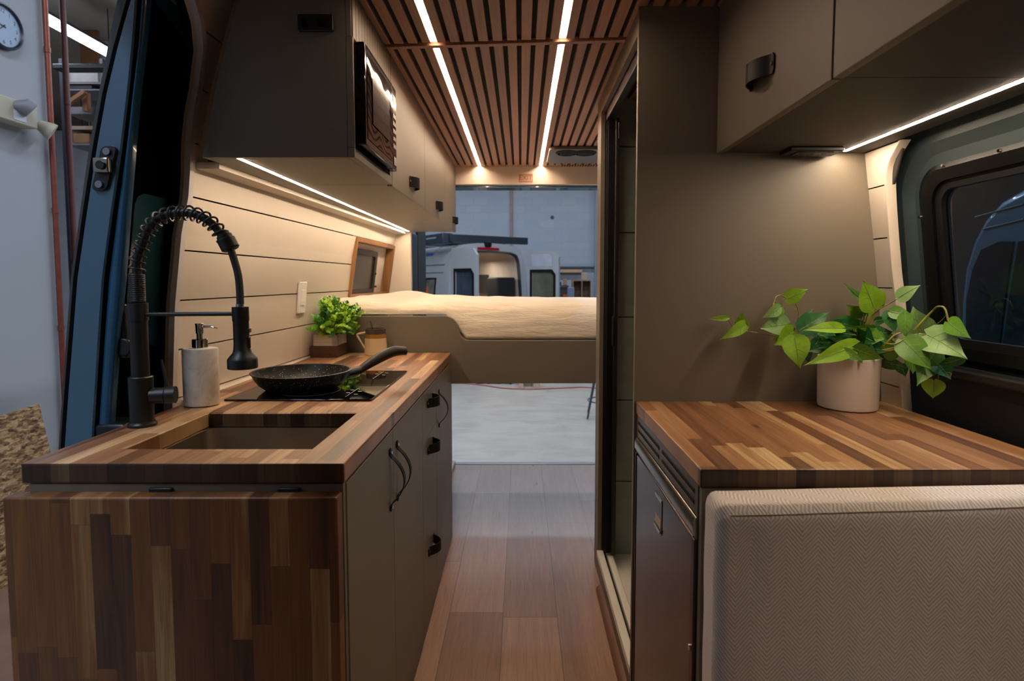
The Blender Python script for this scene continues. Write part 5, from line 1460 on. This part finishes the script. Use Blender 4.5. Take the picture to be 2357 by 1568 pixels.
m = MB(XFV); sideq(m, .95, 1.68, 1.06, 1.82, .016); m.build('window_sticker', plain('orange_sticker', 'd8562a', .5), sw)
m = MB(XFV); sideq(m, .3, 2.28, 5.0, 2.30, .002); sideq(m, .3, 2.12, 5.0, 2.135, .002); m.build('side_moulding', plain('side_line_grey', '555c64', .4), van)  # thin darker grey lines along the van side
m = MB(XFV); sideq(m, 1.0, 2.50, 1.35, 2.56, .004); m.build('blue_tape', plain('blue_tape', '2a62b8', .6), van)
# roof rack and awning
m = MB(XFV); m.box(-1.04, .1, 2.72, -.80, 4.2, 2.93); rk = m.build('awning_box', plain('awning_dark', '353c47', .4), van, bevel=.02)
m = MB(XFV)
m.box(.72, .1, 2.78, .80, 4.2, 2.88)
for y in (.25, 1.4, 2.6, 3.8): m.box(-.84, y, 2.80, .80, y+.08, 2.86)
m.box(-.9, .02, 2.75, .98, .12, 2.90); m.build('roof_rack', plain('rack_dark', '2c323c', .45), van, bevel=.008)
m = MB(XFV); m.box(-.45, .9, 2.76, .25, 1.6, 2.97); m.build('roof_fan', plain('fan_cover', '3a414b', .4), van, bevel=.04)
m = MB(XFV); m.box(-1.041, .4, 2.83, -1.038, .9, 2.86).box(-1.041, 1.0, 2.83, -1.038, 1.1, 2.86); m.build('awning_marking', plain('marking_pale', '9aa3ad', .5), rk)
# rear doors
def rear_door(hx, dirx, dy, inner_name, glassmat, upper):
    w = .80; d_ = Vector((dirx, dy, 0)).normalized(); nrm = Vector((-d_.y, d_.x, 0))
    P = lambda u, z, o=0: Vector((hx, -.02, 0)) + d_*u + Vector((0, 0, z)) + nrm*o
    ol = [(0, .45), (w, .45), (w, 2.46), (w-.10, 2.58), (0, 2.62)] if True else 0
    hole = [(.13, 1.25), (w-.13, 1.25), (w-.13, 2.06), (w-.2, 2.14), (.13, 2.14)]
    m = MB(XFV)
    if upper:
        h2 = [(.12, 2.26), (w-.16, 2.26), (w-.16, 2.47), (w-.22, 2.53), (.12, 2.53)]
    m.ring([P(u, z, -.03) for u, z in ol], [P(u, z, -.035) for u, z in hole]); m.ring([P(u, z, .03) for u, z in ol], [P(u, z, .035) for u, z in hole])
    m.ring([P(u, z, -.03) for u, z in ol], [P(u, z, .03) for u, z in ol]); m.ring([P(u, z, -.035) for u, z in hole], [P(u, z, .035) for u, z in hole])
    o = m.build('rear_door', paint, van, bevel=.01, smooth=30)
    m = MB(XFV); m.prism([P(u, z, -.012) for u, z in hole], nrm*.02); m.build('door_glass', glassmat, o)
    m = MB(XFV)
    big = [(.07, 1.19), (w-.07, 1.19), (w-.07, 2.09), (w-.16, 2.20), (.07, 2.20)]
    for sgn in (-1, 1): m.ring([P(u, z, sgn*.037) for u, z in big], [P(u, z, sgn*.038) for u, z in hole])
    m.build('glass_surround', M['rubber'], o, fix=False)
    if upper:
        m = MB(XFV); 
        for sgn in (-1, 1): m.add([P(u, z, sgn*.038) for u, z in h2], [list(range(5))])
        m.build('upper_recess', plain('white_recess', 'a9adbb', .6), o, fix=False)
    return o
al = math.radians(80)
rear_door(-.87, math.cos(al), -math.sin(al), '', plain('van_glass_blue', '3a4450', .08, var=.3, scale=3), False)
be = math.radians(112)
rear_door(.955, -math.cos(be), -math.sin(be), '', plain('van_glass_olive', '5a5b50', .1, var=.3, scale=3), True)
for k, (y, sg) in enumerate(((.55, -1), (3.9, -1), (.55, 1), (3.9, 1))):
    m = MB(XFV); m.lathe([(.0, -.11), (.33, -.11), (.35, -.06), (.35, .06), (.33, .11), (.0, .11)], (sg*.86, y+.3, .35), 28, axis='X'); m.build('wheel', M['rubber'], van, smooth=40)

area('van_dome_lamp', XFV @ Vector((0, 1.0, 2.4)), .8, .8, 20, (1, .9, .78))
# ------------------------------------------------------------------ things by the rear wall
ply = plain('plywood', '9a7a62', .6, var=.1)
wb = thing('workbench', 'dark workbench by the rear wall right of the open van doors', 'workbench', atY(1290, 760, 14.2) * 1)
p, q = atY(1268, 690, 14.2), atY(1309, 657, 14.2)
wb.location = ((p.x+q.x)/2, 14.4, GZ)
MB().box(p.x, 14.2, q.z-.05, q.x, 14.9, q.z).build('bench_top', plain('bench_grey', '4c4a4e', .6), wb)
MB().box(p.x+.03, 14.22, GZ+.5, q.x-.03, 14.88, q.z-.05).build('bench_body', plain('bench_dark', '3c3a40', .6), wb)
for x in (p.x+.06, q.x-.06): MB().box(x-.03, 14.25, GZ, x+.03, 14.85, GZ+.5).build('leg', M['rubber'], wb)
cb = thing('plywood_shelf_box', 'open plywood shelf box standing on the trestle table by the rear block wall', 'shelf box', (0, 0, 0))
p, q = atY(1318, 700, 14.0), atY(1361, 645, 14.0); cb.location = ((p.x+q.x)/2, 14.2, p.z)
w_ = q.x - p.x; z0 = p.z; z1 = q.z
for x in (p.x, p.x + w_*.5-.01, q.x-.02): MB().box(x, 14.0, z0, x+.02, 14.4, z1-.02).build('upright', ply, cb)
MB().box(p.x, 14.0, z1-.02, q.x, 14.4, z1).build('top', ply, cb); MB().box(p.x+.021, 14.38, z0, q.x-.021, 14.395, z1-.021).build('back', plain('ply_back', '7c6150', .7), cb)
MB().box(p.x+.021, 14.0, z0, q.x-.021, 14.37, z0+.02).build('bottom', ply, cb)
tb = thing('trestle_table', 'grey trestle table under the plywood shelf box by the rear wall', 'table', ((p.x+q.x)/2, 14.2, GZ))
MB().box(p.x-.02, 13.9, z0-.04, q.x+.1, 14.5, z0-.0005).build('tabletop', ply, tb)
for x in (p.x+.03, q.x): MB().box(x-.03, 13.95, GZ, x+.03, 14.45, z0-.041).build('leg', M['aluminium'], tb)
BX('timber_board', 'long pale timber board lying level on the rear wall brackets above the workbench', 'board', 1268, 621, 1341, 628, 15.45, .149, plain('pale_timber', 'c09a74', .6, var=.1))
BX('machine_cover', 'black tool cover lying on the workbench at the rear wall', 'cover', 1270, 649, 1292, 656.8, 14.22, .4, M['rubber'])
BX('timber_offcut', 'small upright timber offcut standing behind the workbench', 'timber', 1297, 642, 1305, 656.8, 14.22, .15, plain('offcut', 'a07f5f', .6))
BX('timber_offcut', 'pale timber bracket standing on the plywood shelf box', 'timber', 1339, 628, 1352, 644.9, 14.02, .12, plain('offcut_b', 'b09a84', .6))
BX('blue_tarp_bundle', 'pale blue bundle between the workbench and the plywood shelf box', 'bundle', 1308, 662, 1322, 800, 13.55, .3, plain('pale_blue_cloth', '7f8aa6', .8, var=.1))
p, q = atY(1296, 684, 14.19), atY(1306, 678, 14.19); MB().box(p.x, 14.16, p.z, q.x, 14.2, q.z).build('orange_clamp', plain('orange_tool_plastic', 'd05a30', .5), wb)

# on the concrete floor under the bed
def GP(px, py): return atZ(px, py, GZ)
cord = [GP(x, y) + Vector((0, 0, .012)) for x, y in ((960, 886), (1060, 884), (1110, 888), (1160, 895), (1220, 897), (1260, 896), (1310, 894), (1345, 893), (1400, 897))]
tag(MB().tube(catmull(cord, 8), .012, 8).build('extension_cord', plain('red_cord', 'a8605c', .5), smooth=60), 'red cord snaking over the pale concrete floor beyond the rear doorway', 'cord')
for px0, px1, lab in ((1194, 1205, 'left one of two pale timber blocks on the concrete floor beneath the bed board edge'), (1228, 1242, 'right one of two pale timber blocks on the concrete floor beneath the bed board edge')):
    a, b = GP(px0, 893), GP(px1, 893)
    tag(MB().box(a.x, a.y, GZ, b.x, a.y+.12, GZ+.32).build('timber_block', plain('pale_block', 'c4aa92', .7), bevel=.006), lab, 'timber block', 'timber blocks on the concrete')
a, b = GP(1205, 891), GP(1228, 891)
tag(MB().box(a.x+.01, a.y+.08, GZ, b.x-.01, a.y+.3, GZ+.3).build('cardboard_box', plain('grey_carton', '8a7a70', .8), bevel=.006), 'dull grey carton between the two pale timber blocks on the floor', 'box')
a = GP(1125, 884)
m = MB(); random.seed(4)
for k in range(3): 
    dx = k*.22; m.tube([a + Vector((dx-.25, .02*k, .02)), a + Vector((dx-.02, .05, .04+.02*k)), a + Vector((dx+.22, -.05*k, .035))], .03, 8)
tag(m.build('hose_bundle', plain('dark_hose', '4a4c54', .6), smooth=60), 'dark hoses lying on the concrete floor below the left of the bed board', 'hose')
fq = GP(1352, 967); tq = atY(1372, 870, fq.y + .35)
st_ = thing('work_stool', 'black tubular stool whose leg and foot ring show under the bed at right', 'stool', (fq.x + .22, fq.y + .18, GZ))
seat_z = GZ + .72; cx_, cy_ = fq.x + .25, fq.y + .2
for k in range(4):
    a = PI*1.22 + k*PI/2; b0_ = Vector((cx_ + .30*math.cos(a), cy_ + .30*math.sin(a), GZ+.005)); b1_ = Vector((cx_ + .13*math.cos(a), cy_ + .13*math.sin(a), seat_z))
    if k == 0: b0_ = Vector((fq.x, fq.y, GZ+.012))
    MB().tube([b0_, b1_], .013, 10).build('leg', plain('stool_steel', '37444d', .4), st_, smooth=60)
MB().tube([(cx_ + .22*math.cos(2*PI*i/24), cy_ + .22*math.sin(2*PI*i/24), GZ+.24) for i in range(25)], .010, 8, caps=False).build('foot_ring', plain('stool_ring', '55606a', .4), st_, smooth=60)
MB().lathe([(.01, 0), (.17, 0), (.18, .02), (.17, .045), (.01, .05)], (cx_, cy_, seat_z), 28).build('seat', M['rubber'], st_, smooth=40)

# ------------------------------------------------------------------ blue van beside the camper, seen through the right window
sv = thing('side_van', 'blue van standing outside, seen dimly through the right tinted window', 'van', (4.0, 2.3, GZ))
SX = 3.0
prof = [atX(px, py, SX) for px, py in ((2205, 800), (2208, 700), (2216, 620), (2236, 555), (2262, 505), (2300, 462), (2357, 430))]
P2 = [(p.y, p.z) for p in prof]
y0 = P2[0][0]; zt = P2[-1][1]
poly = [(y0+.02, GZ+.35), (y0, P2[0][1])] + P2[1:] + [(P2[-1][0]-.4, zt+.07), (P2[-1][0]-1.2, zt+.10), (-2.2, zt+.10), (-2.2, GZ+.35)]
vp_ = plain('blue_van_paint', '3f6077', .3, .2, var=.03, Coat_Weight=.5)
MB().prism([(SX, y, z) for y, z in poly], (1.95, 0, 0)).build('body', vp_, sv, bevel=.05, seg=3)
win = [atX(px, py, SX-.012) for px, py in ((2222, 780), (2224, 690), (2238, 620), (2258, 575), (2300, 556), (2332, 556), (2316, 660), (2300, 790))]
MB().prism(win, (.02, 0, 0)).build('side_window', plain('dark_side_glass', '101b22', .08, var=.2), sv)
win = [atX(px, py, SX-.012) for px, py in ((2343, 556), (2420, 545), (2400, 800), (2308, 792), (2326, 660))]
MB().prism(win, (.02, 0, 0)).build('side_window', plain('dark_side_glass_b', '101b22', .08, var=.2), sv)
m = MB()
for (pa, pb) in (((2245, 500), (2357, 470)), ((2262, 528), (2357, 505))):
    a, b = atX(*pa, SX-.006), atX(*pb, SX-.006); m.tube([a, b], .006, 6)
m.each('roof_groove', M['bluedark'], sv)
for y in (y0-.7, -1.0): MB().lathe([(.0, -.11), (.34, -.11), (.36, -.06), (.36, .06), (.34, .11), (0, .11)], (SX+.2, y, GZ+.36), 28, axis='X').build('wheel', M['rubber'], sv, smooth=40)

# ------------------------------------------------------------------ rest of the van shell behind and above the viewpoint
hl = plain('dark_headliner', '2a2622', .9); hw_ = plain('cab_beige_lining', '857c73', .8)
struct(MB().box(-1.02, -.62, ZC+.031, 1.02, 3.90, ZC+.06).build('ceiling_van_roof', hl))
struct(MB().box(-.98, -.6, ZC+.002, .98, .985, ZC+.0305).build('ceiling_cab', hl))
struct(MB().box(-1.06, -.66, -.3, 1.2, -.62, 2.10).build('wall_cab_front', hw_))
struct(MB().box(-1.08, -.62, -.3, -1.03, .30, 2.09).build('wall_cab_left', hw_))
struct(MB().box(1.135, -.62, -.3, 1.16, 3.9, .70).build('wall_right_outer', M['bluemetal']))
